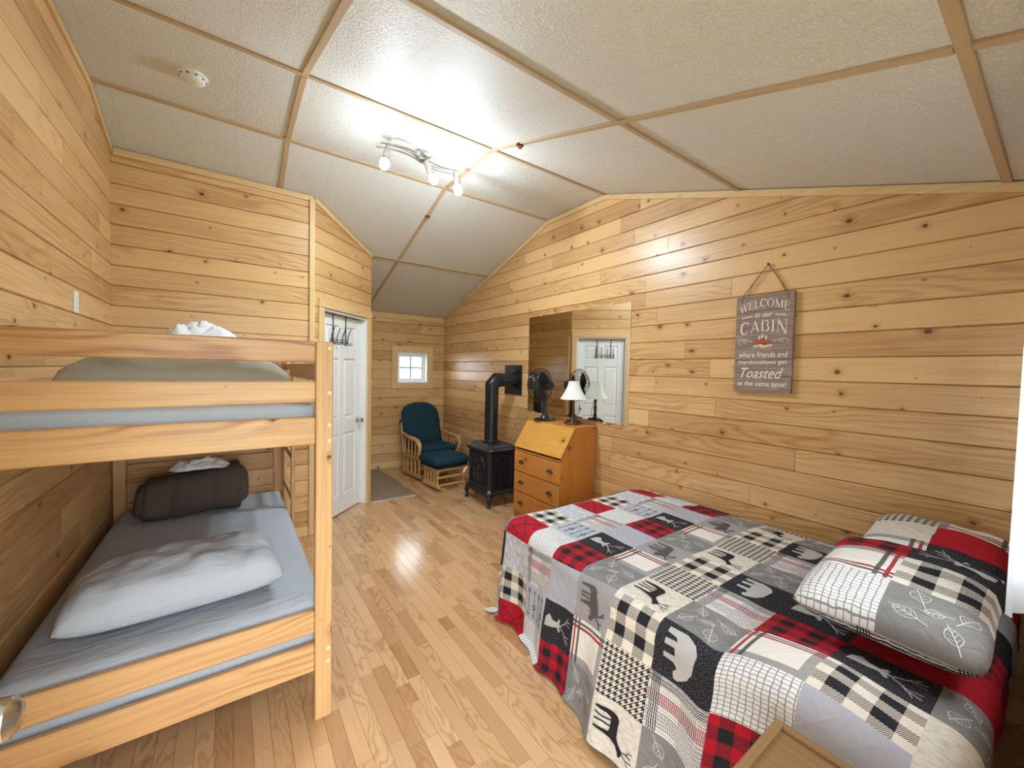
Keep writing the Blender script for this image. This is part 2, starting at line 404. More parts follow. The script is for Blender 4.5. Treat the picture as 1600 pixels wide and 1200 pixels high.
# left wall
wl = structure(B().prism([(YF, 0), (YBUNK, 0), (YBUNK, zc(YBUNK) + SEAL), (YS, ZFLAT + SEAL), (YN, ZFLAT + SEAL), (YF, zc(YF) + SEAL)], 'X', XL - OUT, XL).make('wall_left', 'backing'), 'pine plank wall along the long side of the bunk bed', 'wall')
Ll = YBUNK - YF
hf_l = [(-SL, 1, ZFLAT + SL * YS - SL * YBUNK), (SL, 1, ZFLAT - SL * YN + SL * YBUNK), (0, 1, ZFLAT)]
plank_wall(wl, (XL, YBUNK, 0), (0, -1), Ll, hf_l, 23, meanlen=1.3)
# wall behind the bunk bed
wb = structure(B().box2((XL - OUT, YBUNK, 0), (C0[0], YBUNK + OUT, zc(YBUNK) + SEAL), 0).make('wall_bunk', 'backing'), 'pine plank wall at the far end of the bunk bed', 'wall')
plank_wall(wb, (C0[0], YBUNK, 0), (-1, 0), C0[0] - XL, [(0, 1, zc(YBUNK))], 5, meanlen=2.2)
# diagonal wall with the door
dv = Vector((C1[0] - C0[0], C1[1] - C0[1], 0)); DL = dv.length; dv.normalize(); dn = Vector((dv.y, -dv.x, 0))   # dn faces the room
U0 = -dv
D_OPEN0, D_OPEN1, D_TOP = 0.085, 0.835, 2.03       # door opening measured from C1
def dpt(u, out, z): return Vector((C1[0], C1[1], 0)) + U0 * u + dn * out + Vector((0, 0, z))
def dbox(b, u0, u1, o0, o1, z0, z1, bev=0.003):
    m = Matrix(((U0.x, dn.x, 0, 0), (U0.y, dn.y, 0, 0), (0, 0, 1, 0), (0, 0, 0, 1)))
    return b.box(dpt((u0 + u1) / 2, (o0 + o1) / 2, (z0 + z1) / 2), (abs(u1 - u0), abs(o1 - o0), abs(z1 - z0)), bev, m)
bk = B()
zt = zc(C1[1])
for (u0, u1, z0, z1) in subtract([(0, DL, 0, zt)], (D_OPEN0, D_OPEN1, 0, D_TOP)): dbox(bk, u0, u1, -0.10, 0, z0, z1, 0)
wd = structure(bk.make('wall_diagonal', 'backing'), 'short diagonal pine plank wall holding the white door', 'wall')
hd = [(-SL * dv.y, 1, ZFLAT - SL * (C1[1] - YS))]
plank_wall(wd, (C1[0], C1[1], 0), (U0.x, U0.y), DL, hd, 31, holes=[(D_OPEN0, D_OPEN1, 0, D_TOP)], meanlen=3)
# nook wall and back wall
wn = structure(B().box2((C1[0] - OUT, C1[1] + 0.06, 0), (C1[0], YB, zc(C1[1])), 0).make('wall_nook', 'backing'), 'dim pine plank wall of the nook, seen in the mirror', 'wall')
plank_wall(wn, (C1[0], YB, 0), (0, -1), YB - C1[1], [(-SL, 1, zc(YB))], 41, meanlen=3)
WX0, WX1, WZ0, WZ1 = 2.055, 2.533, 1.275, 1.74
bk = B()
for (u0, u1, z0, z1) in subtract([(C1[0] - OUT, XR + OUT, 0, zc(YB) + SEAL)], (WX0, WX1, WZ0, WZ1)): bk.box2((u0, YB, z0), (u1, YB + 0.14, z1), 0)
wk = structure(bk.make('wall_back', 'backing'), 'pine plank wall with the small window behind the glider chair', 'wall')
plank_wall(wk, (XR, YB, 0), (-1, 0), XR - C1[0], [(0, 1, zc(YB))], 52, holes=[(XR - WX1, XR - WX0, WZ0, WZ1)], meanlen=1.4)
# front wall: doorway where the camera stands, curtained window
DX0, DX1, FW = -0.36, 0.50, (1.45, 2.35, 0.95, 1.95)
bk = B(); rs = [(XL - OUT, XR + OUT, 0, zc(YF) + SEAL)]
for h in ((DX0, DX1, 0, 2.04), FW): rs = subtract(rs, h)
for (u0, u1, z0, z1) in rs: bk.box2((u0, YF - 0.1, z0), (u1, YF, z1), 0)
wf = structure(bk.make('wall_front', 'backing'), 'pine plank front wall with the open doorway and curtained window', 'wall')
plank_wall(wf, (XL, YF - TH * 0, 0), (1, 0), XR - XL, [(0, 1, zc(YF))], 63, holes=[(DX0 - XL, DX1 - XL, 0, 2.04), (FW[0] - XL, FW[1] - XL, FW[2], FW[3])], meanlen=1.8)

# ------------------------------------------------------------------ ceiling
ce = B()
pts = [(YF - 0.1, zc(YF)), (YN, ZFLAT), (YS, ZFLAT), (YB + 0.1, zc(YB))]
top = [(YB + 0.1, zc(YB) + 0.25), (YS, ZFLAT + 0.25), (YN, ZFLAT + 0.25), (YF - 0.1, zc(YF) + 0.25)]
ceil = structure(ce.prism([(p[0], p[1] + 0.016) for p in pts] + top, 'X', XL - OUT, XR + OUT).make('ceiling', 'ceil'), 'vaulted white panel ceiling with a flat strip and wood battens', 'ceiling')
xs = [XL, 0.345, 1.59, XR]; ys = [YF, 0.2, 1.36, YN, YS, 4.56, YB]
for i in range(3):
    for j in range(6):
        x0, x1, y0, y1 = xs[i], xs[i + 1], ys[j], ys[j + 1]
        g = 0.004
        if i == 0 and j == 5: continue
        n = Vector((0, -(zc(y1) - zc(y0)), y1 - y0)).normalized()
        bm = B(); vs = []
        for (x, y) in ((x0 + g, y0 + g), (x1 - g, y0 + g), (x1 - g, y1 - g), (x0 + g, y1 - g)):
            z = zc(y0) + (zc(y1) - zc(y0)) * (y - y0) / (y1 - y0); vs.append(Vector((x, y, z)))
        lo = [bm.bm.verts.new(v) for v in vs]; hi = [bm.bm.verts.new(v + n * 0.012) for v in vs]
        bm.bm.faces.new(lo[::-1]); bm.bm.faces.new(hi)
        for k in range(4): bm.bm.faces.new((lo[k], lo[(k + 1) % 4], hi[(k + 1) % 4], hi[k]))
        bm.make('ceiling_panel', 'ceil', ceil)
def slopebar(name, x, y0, y1, wdt, th, mat, parent):
    z0, z1 = zc(y0), zc(y1); ang = math.atan2(z1 - z0, y1 - y0); L = math.hypot(y1 - y0, z1 - z0)
    o = B().box((0, 0, 0), (wdt, L, th), 0.002).make(name, mat, parent)
    n = Vector((0, -math.sin(ang), math.cos(ang)))
    o.matrix_local = Matrix.Translation(Vector((x, (y0 + y1) / 2, (z0 + z1) / 2)) - n * (th / 2 - 0.001)) @ Matrix.Rotation(ang, 4, 'X')
    return o
for x in (0.345, 1.59):
    for j in range(6):
        if x < 1 and j == 5: continue
        y0, y1 = ys[j], ys[j + 1]
        if x < 1 and j == 4: y1 = YBUNK
        slopebar('batten', x, y0 + 0.017, y1 - 0.017, 0.034, 0.012, 'battenY', ceil)
for y in (0.2, 1.36, YN, YS, 4.56):
    ang = 0 if YN <= y <= YS else (math.atan(SL) if y < YN else -math.atan(SL))
    if y == YN: ang = math.atan(SL) / 2
    if y == YS: ang = -math.atan(SL) / 2
    for i in range(3):
        if i == 0 and y > YBUNK: continue
        x0, x1 = xs[i] + 0.0, xs[i + 1]
        if y > YBUNK and i == 1: x0 = C1[0]
        o = B().box((0, 0, 0), (x1 - x0, 0.034, 0.012), 0.002).make('batten', 'battenX', ceil)
        o.matrix_local = Matrix.Translation(((x0 + x1) / 2, y, zc(y) - 0.006)) @ Matrix.Rotation(ang, 4, 'X')

# ------------------------------------------------------------------ trim
def gable_trim(n, x, segs, th, h, label):
    """boards under the ceiling along a gable wall; thickness goes into the room (sign of th)"""
    r = None
    for (y0, y1) in segs:
        a, b = zc(y0), zc(y1)
        bm = B().prism([(y0, a - 0.006), (y1, b - 0.006), (y1, b - h), (y0, a - h)], 'X', x, x + th, 0.0015)
        if r is None: r = structure(bm.make('trim_%d' % n, 'trimY'), label, 'trim')
        else: bm.make('trim_board', 'trimY', r)
gable_trim(1, XR - TH, [(YF, YN), (YN, YS), (YS, YB)], -0.014, 0.052, 'pine boards following the ceiling line over the right gable wall')
gable_trim(2, XL + TH, [(YF, YN), (YN, YS), (YS, YBUNK)], 0.014, 0.045, 'pine boards following the ceiling line over the bunk wall')
structure(B().box2((XL + 0.03, YBUNK - TH - 0.014, zc(YBUNK) - 0.05), (C0[0], YBUNK - TH, zc(YBUNK) - 0.004), 0.002).make('trim_3', 'trimX'), 'level pine board under the ceiling above the bunk', 'trim')
structure(B().box2((C0[0] - 0.032, YBUNK - TH - 0.02, 0), (C0[0] + 0.012, YBUNK - 0.002, zc(YBUNK) - 0.03), 0.003).make('trim_4', 'trimZ'), 'narrow vertical pine board on the corner beside the white door', 'trim')
bm = B(); vs = []
p0, p1 = dpt(0, TH, zc(C1[1])), dpt(DL, TH, zc(C0[1]))
for (p, dz) in ((p0, -0.004), (p1, -0.004), (p1, -0.048), (p0, -0.048)):
    for o_ in (0, 0.013): vs.append(bm.bm.verts.new(p + dn * o_ + Vector((0, 0, dz))))
for f in ((0, 2, 4, 6), (1, 3, 5, 7), (0, 1, 3, 2), (2, 3, 5, 4), (4, 5, 7, 6), (6, 7, 1, 0)): bm.bm.faces.new([vs[k] for k in f])
structure(bm.make('trim_5', 'trimX'), 'sloping pine board under the ceiling above the white door', 'trim')
structure(B().box2((C1[0] + 0.02, YB - TH - 0.012, zc(YB) - 0.085), (XR - 0.03, YB - TH, zc(YB) - 0.012), 0.002).make('trim_6', 'trimX'), 'level pine board under the ceiling above the small window', 'trim')
structure(B().box2((C1[0] + 0.02, YB - TH - 0.012, 0), (XR - TH - 0.02, YB - TH, 0.095), 0.003).make('baseboard_back', 'trimX'), 'low pine baseboard behind the glider chair', 'baseboard')
structure(B().box2((XL + TH, YBUNK - TH - 0.012, 0), (C0[0] - 0.034, YBUNK - TH, 0.085), 0.003).make('baseboard_bunk', 'trimX'), 'low pine baseboard at the far end of the bunk', 'baseboard')
structure(B().box2((XR - TH - 0.012, YF + 0.02, 0), (XR - TH, YB - TH - 0.02, 0.085), 0.003).make('baseboard_right', 'trimY'), 'low pine baseboard under the gable wall', 'baseboard')
structure(B().box2((C1[0] + TH, C1[1] + 0.02, 0), (C1[0] + TH + 0.016, C1[1] + 0.10, 2.05), 0.003).make('trim_7', 'trimZ'), 'vertical pine board on the nook wall, seen in the mirror', 'trim')

# ------------------------------------------------------------------ floor
flo = structure(B().box2((XL - OUT, YF - 0.12, -0.12), (XR + OUT, YB + 0.14, -0.006), 0).make('floor', 'floor'), 'light oak laminate strip floor', 'floor')
SW = 0.0625; rng = random.Random(3); strips = []
ncol = int((XR - XL) / SW) + 1
for c in range(ncol):
    x = XL + c * SW; y = YF - rng.uniform(0, 0.4)
    while y < YB:
        L = rng.choice((0.12, 0.2, 0.28, 0.35, 0.42, 0.5)); strips.append((x, y, L)); y += L
def inview(x, y):
    v = Vector((x, y, -1.5)); dz = v.dot(_f)
    if dz < 0.05: return None
    px = v.dot(_r) / dz * 620.5 + 800; py = v.dot(_d) / dz * 620.5 + 600
    return (px, py, dz)
def hidden(x, y):
    if x < 0.25 and y > 2.6: return True
    if x > 1.45 and y < 2.1: return True
    if x > 2.35 and y < 4.0: return True
    if y > YBUNK and x < C0[0] + (y - YBUNK): return True
    if 1.27 < x < 1.77 and y > 4.44: return True
    if x > 0.75 and y < 0.45: return True
    return False
sc_ = []
for (x, y, L) in strips:
    p = inview(x + SW / 2, y + L / 2); q = inview(x + SW / 2, y + L)
    vis = any(r and -30 < r[0] < 1630 and -30 < r[1] < 1240 for r in (p, q)) and not hidden(x + SW / 2, y + L / 2)
    sc_.append(((1 / (p[2] ** 3) * L) if (p and vis) else 0, (x, y, L)))
sc_.sort(key=lambda s: -s[0])
single = [s[1] for s in sc_[:300] if s[0] > 0]; ss = set(single); rest = [s for s in strips if s not in ss]
def strip_verts(x, y, L):
    g = 0.00015; t = 0.0005
    return [(x + g, y + g, -0.006), (x + SW - g, y + g, -0.006), (x + SW - g, y + L - g, -0.006), (x + g, y + L - g, -0.006),
            (x + g + t, y + g + t, 0), (x + SW - g - t, y + g + t, 0), (x + SW - g - t, y + L - g - t, 0), (x + g + t, y + L - g - t, 0)]
SF = [(4, 5, 6, 7), (0, 1, 5, 4), (1, 2, 6, 5), (2, 3, 7, 6), (3, 0, 4, 7)]
cache = {}
for (x, y, L) in single:
    if L not in cache:
        me = bpy.data.meshes.new('floor_strip'); me.from_pydata(strip_verts(0, 0, L), [], SF); me.materials.append(mats['floor']); cache[L] = me
    o = bpy.data.objects.new('floor_strip', cache[L]); COL.objects.link(o); o.parent = flo; o.location = (x, y, 0)
vs, fs = [], []
for (x, y, L) in rest:
    y1 = min(y + L, YB)
    if y1 - y < 0.01: continue
    k = len(vs); vs += strip_verts(x, y, y1 - y); fs += [tuple(i + k for i in f) for f in SF]
me = bpy.data.meshes.new('floor_strips'); me.from_pydata(vs, [], fs)
o = put('floor_strips', me, 'floor', flo); o['kind'] = 'stuff'
structure(B().box2((-30, -30, -0.6), (30, 30, -0.35), 0).make('ground', 'ground'), 'grass outside the cabin', 'ground')

# ------------------------------------------------------------------ white door in the diagonal wall
door = thing('interior_door', 'white six panel door with black hooks in the diagonal wall', 'door', dpt(D_OPEN0 + 0.022, -0.045, 0))
door_m = Matrix(((U0.x, dn.x, 0, door.location.x), (U0.y, dn.y, 0, door.location.y), (0, 0, 1, 0), (0, 0, 0, 1)))
door.matrix_local = door_m
DW = D_OPEN1 - D_OPEN0 - 0.044; DH = 2.0
def raised_panels(root, W, H, mat):
    st = 0.105; mid = 0.09; pw = (W - 2 * st - mid) / 2
    rows = [(0.20, 0.82), (0.98, 1.58), (1.70, H - 0.10)]
    xs_ = [(st, st + pw), (st + pw + mid, W - st)]
    core = B().box2((0, -0.032, 0.01), (W, -0.012, H), 0).make('core', mat, root)
    for a in (0, st + pw, W - st):
        b_ = st if a != st + pw else mid
        B().box2((a, -0.014, 0.01), (a + b_, 0, H), 0.004).make('stile', mat, root)
    zz = [0.01] + [v for r in rows for v in r] + [H]
    for k in range(0, len(zz), 2):
        for (a, b_) in xs_: B().box2((a - 0.002, -0.014, zz[k]), (b_ + 0.002, -0.0004, zz[k + 1]), 0.004).make('rail', mat, root)
    for (a, b_) in xs_:
        for (z0, z1) in rows:
            bm = B(); m0, m1 = 0.012, 0.032
            q0 = [(a + m0, z0 + m0), (b_ - m0, z0 + m0), (b_ - m0, z1 - m0), (a + m0, z1 - m0)]
            q1 = [(a + m1, z0 + m1), (b_ - m1, z0 + m1), (b_ - m1, z1 - m1), (a + m1, z1 - m1)]
            v0 = [bm.bm.verts.new((p[0], -0.012, p[1])) for p in q0]; v1 = [bm.bm.verts.new((p[0], -0.003, p[1])) for p in q1]
            bm.bm.faces.new(v1)
            for k in range(4): bm.bm.faces.new((v0[k], v0[(k + 1) % 4], v1[(k + 1) % 4], v1[k]))
            bm.make('raised_panel', mat, root)
raised_panels(door, DW, DH, 'white')
def knob(root, x, z, sy, mat, r=0.027):
    rot = Matrix.Rotation(-PI / 2 * sy, 4, 'X')
    k = B().lathe([(0.031, 0), (0.031, 0.006), (0.013, 0.010), (0.012, 0.028), (r * 0.85, 0.034), (r, 0.045), (r * 0.95, 0.058), (r * 0.6, 0.066), (0.001, 0.068)], (x, 0, z), 24, rot)
    return k.make('door_knob', mat, root, True)
knob(door, 0.06, 0.93, 1, 'nickel')
# hooks hanging over the door top
hk = thing('over_door_hooks', 'black wire hook rack hanging over the white door', 'hook rack', (0, 0, 0), 0)
hk.matrix_local = Matrix.Translation(door_m @ Vector((0.26, 0.004, 1.72))) @ door_m.to_3x3().to_4x4()
for x in (0.03, 0.24):
    B().box2((x - 0.006, 0, 0.0), (x + 0.006, 0.003, 0.288), 0.0008).box2((x - 0.006, -0.03, 0.283), (x + 0.006, 0.003, 0.286), 0.0005).make('strap', 'black', hk)
for z in (0.02, 0.045): B().tube([(0, 0.006, z), (0.30, 0.006, z)], 0.003).make('rail', 'black', hk, True)
for x in (0.01, 0.10, 0.19, 0.28):
    B().tube([(x, 0.045, 0.16), (x, 0.03, 0.12), (x, 0.014, 0.08), (x, 0.010, 0.03), (x, 0.018, 0.004), (x, 0.036, -0.004), (x, 0.05, 0.008), (x, 0.055, 0.022)], 0.0042).make('hook', 'black', hk, True)
# casing and jamb
cas = B(); dbox(cas, D_OPEN1 - 0.002, D_OPEN1 + 0.072, TH, TH + 0.016, 0, D_TOP + 0.002)
trd = structure(cas.make('trim_8', 'trimZ'), 'pine casing boards around the white door', 'trim')
dbox(B(), D_OPEN0 - 0.075, D_OPEN0 + 0.002, TH, TH + 0.016, 0, D_TOP + 0.002).make('casing_board', 'trimZ', trd)
o = B().box((0, 0, 0), (D_OPEN1 - D_OPEN0 + 0.15, 0.02, 0.075), 0.003).make('casing_board', 'trimX', trd)
o.matrix_local = Matrix.Translation(dpt((D_OPEN0 + D_OPEN1) / 2, TH + 0.01, D_TOP + 0.038)) @ Matrix(((U0.x, dn.x, 0, 0), (U0.y, dn.y, 0, 0), (0, 0, 1, 0), (0, 0, 0, 1)))
jb = B(); dbox(jb, D_OPEN0, D_OPEN0 + 0.02, -0.10, TH + 0.002, 0, D_TOP - 0.02)
jamb = structure(jb.make('trim_9', 'white'), 'white painted jamb inside the door opening', 'trim')
dbox(B(), D_OPEN1 - 0.02, D_OPEN1, -0.10, TH + 0.002, 0, D_TOP - 0.02).make('jamb_side', 'white', jamb)
dbox(B(), D_OPEN0, D_OPEN1, -0.10, TH + 0.002, D_TOP - 0.02, D_TOP).make('jamb_head', 'white', jamb)
bkp = B(); dbox(bkp, D_OPEN0, D_OPEN1, -0.13, -0.105, 0, D_TOP, 0); bkp.make('blind_back', 'backing', wd)

# ------------------------------------------------------------------ back window
win = B()
for a, b in (((WX0 - 0.09, YB - TH - 0.018, WZ0 - 0.088), (WX1 + 0.09, YB - TH, WZ0)),): win.box2(a, b, 0.002)
wn1 = structure(win.make('window_1', 'trimX'), 'small white vinyl window with four panes and pine casing', 'window')
B().box2((WX0 - 0.09, YB - TH - 0.018, WZ1), (WX1 + 0.09, YB - TH, WZ1 + 0.09), 0.002).make('casing_board', 'trimX', wn1)
B().box2((WX0 - 0.09, YB - TH - 0.018, WZ0), (WX0, YB - TH, WZ1), 0.002).make('casing_board', 'trimZ', wn1)
B().box2((WX1, YB - TH - 0.018, WZ0), (WX1 + 0.09, YB - TH, WZ1), 0.002).make('casing_board', 'trimZ', wn1)
jl = B()
for a, b in (((WX0, YB - TH - 0.01, WZ0), (WX0 + 0.012, YB + 0.13, WZ1)), ((WX1 - 0.012, YB - TH - 0.01, WZ0), (WX1, YB + 0.13, WZ1)), ((WX0, YB - TH - 0.01, WZ0), (WX1, YB + 0.13, WZ0 + 0.012)), ((WX0, YB - TH - 0.01, WZ1 - 0.012), (WX1, YB + 0.13, WZ1))): jl.box2(a, b, 0.001)
jl.make('jamb_liner', 'vinyl', wn1)
def sash(x0, x1, z0, z1, y, w_, d, mat, name, par):
    b = B()
    for p, q in (((x0, y, z0), (x1, y + d, z0 + w_)), ((x0, y, z1 - w_), (x1, y + d, z1)), ((x0, y, z0 + w_), (x0 + w_, y + d, z1 - w_)), ((x1 - w_, y, z0 + w_), (x1, y + d, z1 - w_))): b.box2(p, q, 0.002)
    return b.make(name, mat, par)
sash(WX0 + 0.012, WX1 - 0.012, WZ0 + 0.012, WZ1 - 0.012, YB + 0.055, 0.03, 0.06, 'vinyl', 'window_frame', wn1)
sh = sash(WX0 + 0.042, WX1 - 0.042, WZ0 + 0.042, WZ1 - 0.042, YB + 0.065, 0.025, 0.03, 'vinyl', 'sash', wn1)
mxx, mzz = (WX0 + WX1) / 2, (WZ0 + WZ1) / 2; gx0, gx1, gz0, gz1 = WX0 + 0.067, WX1 - 0.067, WZ0 + 0.067, WZ1 - 0.067
for (a, b, c, d) in ((gx0, mxx, gz0, mzz), (mxx, gx1, gz0, mzz), (gx0, mxx, mzz, gz1), (mxx, gx1, mzz, gz1)):
    B().box2((a, YB + 0.078, c), (b, YB + 0.082, d), 0).make('pane', 'glass', wn1)
mats['muntin'] = plain('grey_muntin', (0.35, 0.47, 0.52), 0.4)
B().box2((mxx - 0.014, YB + 0.066, gz0), (mxx + 0.014, YB + 0.079, gz1), 0.001).make('muntin', 'muntin', wn1)
B().box2((gx0, YB + 0.065, mzz - 0.014), (gx1, YB + 0.0785, mzz + 0.014), 0.001).make('muntin', 'muntin', wn1)

# front window (behind the curtain) and curtain
w2 = structure(sash(FW[0], FW[1], FW[2], FW[3], YF - 0.08, 0.05, 0.06, 'vinyl', 'window_2', None), 'front window behind the white curtain', 'window')
B().box2((FW[0] + 0.05, YF - 0.055, FW[2] + 0.05), (FW[1] - 0.05, YF - 0.05, FW[3] - 0.05), 0).make('pane', 'glass', w2)
cu = thing('curtain', 'white curtain hanging on a dark rod beside the head of the bed', 'curtain', (1.9, 0.03, 0))
def cf(u, v):
    x = -0.13 + 0.72 * u; z = 2.30 - 1.46 * v
    return Vector((x, 0.03 + 0.016 * math.sin(u * 46 + 0.6 * math.sin(v * 3)) * (0.6 + 0.4 * v) + 0.008 * (1 - u), z))
B().grid(cf, 160, 24).make('curtain_cloth', 'curtain', cu, 'all', norm=False)
B().cyl((-0.42, 0.03, 2.29), (0.68, 0.03, 2.29), 0.009).make('rod', 'black', cu, True)
B().lathe([(0.004, -0.03), (0.018, -0.02), (0.022, 0), (0.016, 0.018), (0.005, 0.03)], (-0.44, 0.03, 2.29), 16, Matrix.Rotation(PI / 2, 4, 'Y')).make('finial', 'black', cu, True)

# entry door standing open beside the camera
ed = thing('entry_door', 'open entry door with a round metal knob, at the doorway', 'door', (-0.372, 0.0, 0), 0)
eang = PI / 2 - 0.045
ed.rotation_euler = (0, 0, eang)
raised_panels(ed, 0.85, 2.02, 'white')
B().box2((0, 0.0005 - 0.045, 0.01), (0.85, -0.033, 2.02), 0.002).make('back_skin', 'white', ed)
EDK = (0.785, 1.035)
bpy.context.view_layer.update()
kb = B().lathe([(0.031, 0), (0.031, 0.006), (0.013, 0.010), (0.012, 0.028), (0.023, 0.034), (0.027, 0.045), (0.0255, 0.058), (0.016, 0.066), (0.001, 0.068)], (EDK[0], -0.045, EDK[1]), 28, Matrix.Rotation(PI / 2, 4, 'X'))
kb.make('door_knob', 'steel', ed, True)

# ------------------------------------------------------------------ bunk bed
BX0, BX1, BY0, BY1 = -0.655, 0.352, 1.79, 3.79
PW, PT = 0.065, 0.045
bunk = thing('bunk_bed', 'pine bunk bed with slatted end rails standing along the left wall', 'bunk bed', (0, 0, 0))
for x in (BX0, BX1 - PW):
    for y in (BY0, BY1 - PT):
        p = B().box2((x, y, 0), (x + PW, y + PT, 1.602), 0.004).make('post', 'bunkZ', bunk)
        if y == BY0:
            for z in (1.575, 1.39, 1.255, 1.19, 0.30, 0.245):
                B().cyl((x + PW * 0.78, y + 0.001, z), (x + PW * 0.78, y - 0.003, z), 0.008, 0.007, 12).make('bolt', 'cream', p)
EZ = [(1.514, 1.601), (1.347, 1.438), (1.176, 1.290), (0.377, 0.473), (0.212, 0.332)]
for y in (BY0 + 0.010, BY1 - PT + 0.005):
    for (a, b) in EZ:
        if y > 3 and a in (0.377,): continue
        B().box2((BX0 + PW - 0.001, y, a), (BX1 - PW + 0.001, y + 0.026, b), 0.005).make('end_rail', 'bunkX', bunk)
for x in (BX0 + 0.005, BX1 - 0.028):
    for (a, b) in ((1.18, 1.29), (0.15, 0.248)):
        B().box2((x, BY0 + PT, a), (x + 0.028, BY1 - PT, b), 0.004).make('side_rail', 'bunkY', bunk)
B().box2((BX0 + 0.005, BY0 + PT, 1.35), (BX0 + 0.033, BY1 - PT, 1.435), 0.004).make('guard_rail', 'bunkY', bunk)
B().box2((BX1 - 0.028, BY0 + PT, 1.43), (BX1, BY0 + 1.25, 1.515), 0.004).make('guard_rail', 'bunkY', bunk)
for z in (1.19, 0.23):
    for k in range(11):
        y = BY0 + 0.12 + k * 0.172
        B().box2((BX0 + 0.033, y, z), (BX1 - 0.029, y + 0.07, z + 0.018), 0.002).make('slat', 'bunkX', bunk)
# ladder on the long side
lad = B().box2((BX1 + 0.001, 3.19, 0.0), (BX1 + 0.025, 3.235, 1.54), 0.003).make('ladder', 'bunkZ', bunk)
B().box2((BX1 + 0.001, 3.70, 0.0), (BX1 + 0.025, 3.745, 1.54), 0.003).make('ladder_side', 'bunkZ', lad)
for z in (0.28, 0.56, 0.86, 1.14, 1.50):
    B().box2((BX1 + 0.001, 3.235, z - 0.03), (BX1 + 0.025, 3.70, z + 0.012), 0.003).make('rung', 'bunkY', lad)

# soft things
def softbox(x0, x1, y0, y1, z0, z1, r, wr, seed, nu=40, nv=60, topfn=None):
    """rounded mattress with a slightly wrinkled sheet"""
    b = B(); cx, cy, cz = (x0 + x1) / 2, (y0 + y1) / 2, (z0 + z1) / 2; hx, hy, hz = (x1 - x0) / 2, (y1 - y0) / 2, (z1 - z0) / 2
    t = bmesh.new(); bmesh.ops.create_cube(t, size=2.0); bmesh.ops.subdivide_edges(t, edges=t.edges[:], cuts=nu, use_grid_fill=True)
    for v in t.verts:
        p = Vector((v.co.x * hx, v.co.y * hy, v.co.z * hz))
        q = Vector((max(-hx + r, min(hx - r, p.x)), max(-hy + r, min(hy - r, p.y)), max(-hz + r, min(hz - r, p.z))))
        d = p - q
        if d.length > 1e-6: p = q + d.normalized() * r
        w_ = nz(p.x * 3 + seed, p.y * 3, p.z * 4) * wr + nz(p.x * 9, p.y * 7 + seed, p.z * 9) * wr * 0.5
        p.z += w_ * (1 if v.co.z > 0 else 0.3); p.x += w_ * 0.4
        if topfn and v.co.z > 0: p.z += topfn(p.x + cx, p.y + cy)
        v.co = p + Vector((cx, cy, cz))
    b._merge(t); return b
mlow = thing('lower_mattress', 'mattress in a blue grey sheet on the lower bunk', 'mattress', (0, 0, 0.25))
softbox(-0.615, 0.335, BY0 + 0.055, BY1 - 0.055, 0.0, 0.232, 0.035, 0.006, 1.0).make('sheeted_mattress', 'sheet', mlow, 'all')
mup = thing('upper_mattress', 'mattress in a blue grey sheet on the upper bunk', 'mattress', (0, 0, 1.21))
softbox(-0.615, 0.300, BY0 + 0.055, BY1 - 0.055, 0.0, 0.135, 0.03, 0.004, 4.0).make('sheeted_mattress', 'sheet', mup, 'all')

def pillow_fn(L, W, H, seed, wr=0.012, flat=0.35):
    def f(s, t, side):           # s,t in -1..1
        e = max(0.0, (1 - abs(s) ** 2.6)) * max(0.0, (1 - abs(t) ** 2.4))
        h = H * e ** 0.36
        pinch = 1 - 0.06 * (1 - abs(t)) ** 0.5 * 0
        bow = 0.05
        x = s * L / 2 * (1 - bow * (1 - abs(t) ** 1.5) * abs(s) ** 3 - 0.05 * abs(t) ** 6); y = t * W / 2 * (1 - bow * (1 - abs(s) ** 1.5) * abs(t) ** 3 - 0.07 * abs(s) ** 6)
        w_ = wr * (nz(x * 7 + seed, y * 9, side) + 0.6 * nz(x * 16, y * 13 + seed, side * 2.0)) * min(1, e * 4)
        z = (h * (1 - flat) + w_) if side > 0 else (-h * flat)
        return Vector((x, y, z))
    return f
def pillow(name, mat, label, cat, loc, rot, L, W, H, seed, n=44, wr=0.012, group=None, flat=0.35, piece='pillowcase'):
    root = thing(name, label, cat, loc, 0, group); root.rotation_euler = rot
    f = pillow_fn(L, W, H, seed, wr, flat); b = B()
    for side in (1, -1): b.grid(lambda u, v: f(2 * u - 1, 2 * v - 1, side), n, n)
    bmesh.ops.remove_doubles(b.bm, verts=b.bm.verts, dist=0.0004)
    b.make(piece, mat, root, 'all')
    g = [f(s, t, 1) for s, t in [(-1 + 2 * k / 30, -1) for k in range(31)]]
    B().tube([p + Vector((0, 0.001, 0)) for p in g], 0.0035, 6).make('hem', mat, root, True)
    return root
pillow('bunk_pillow', 'case', 'pale blue grey pillow lying on the lower bunk mattress', 'pillow', (-0.165, 2.17, 0.572), (0.02, 0.0, 0.06), 0.72, 0.42, 0.205, 2.0, wr=0.018)
pillow('bunk_pillow', 'khaki', 'khaki grey pillow on the upper bunk behind the rails', 'pillow', (-0.15, 2.30, 1.42), (0.0, 0.0, 0.03), 0.78, 0.46, 0.20, 8.0, wr=0.016)

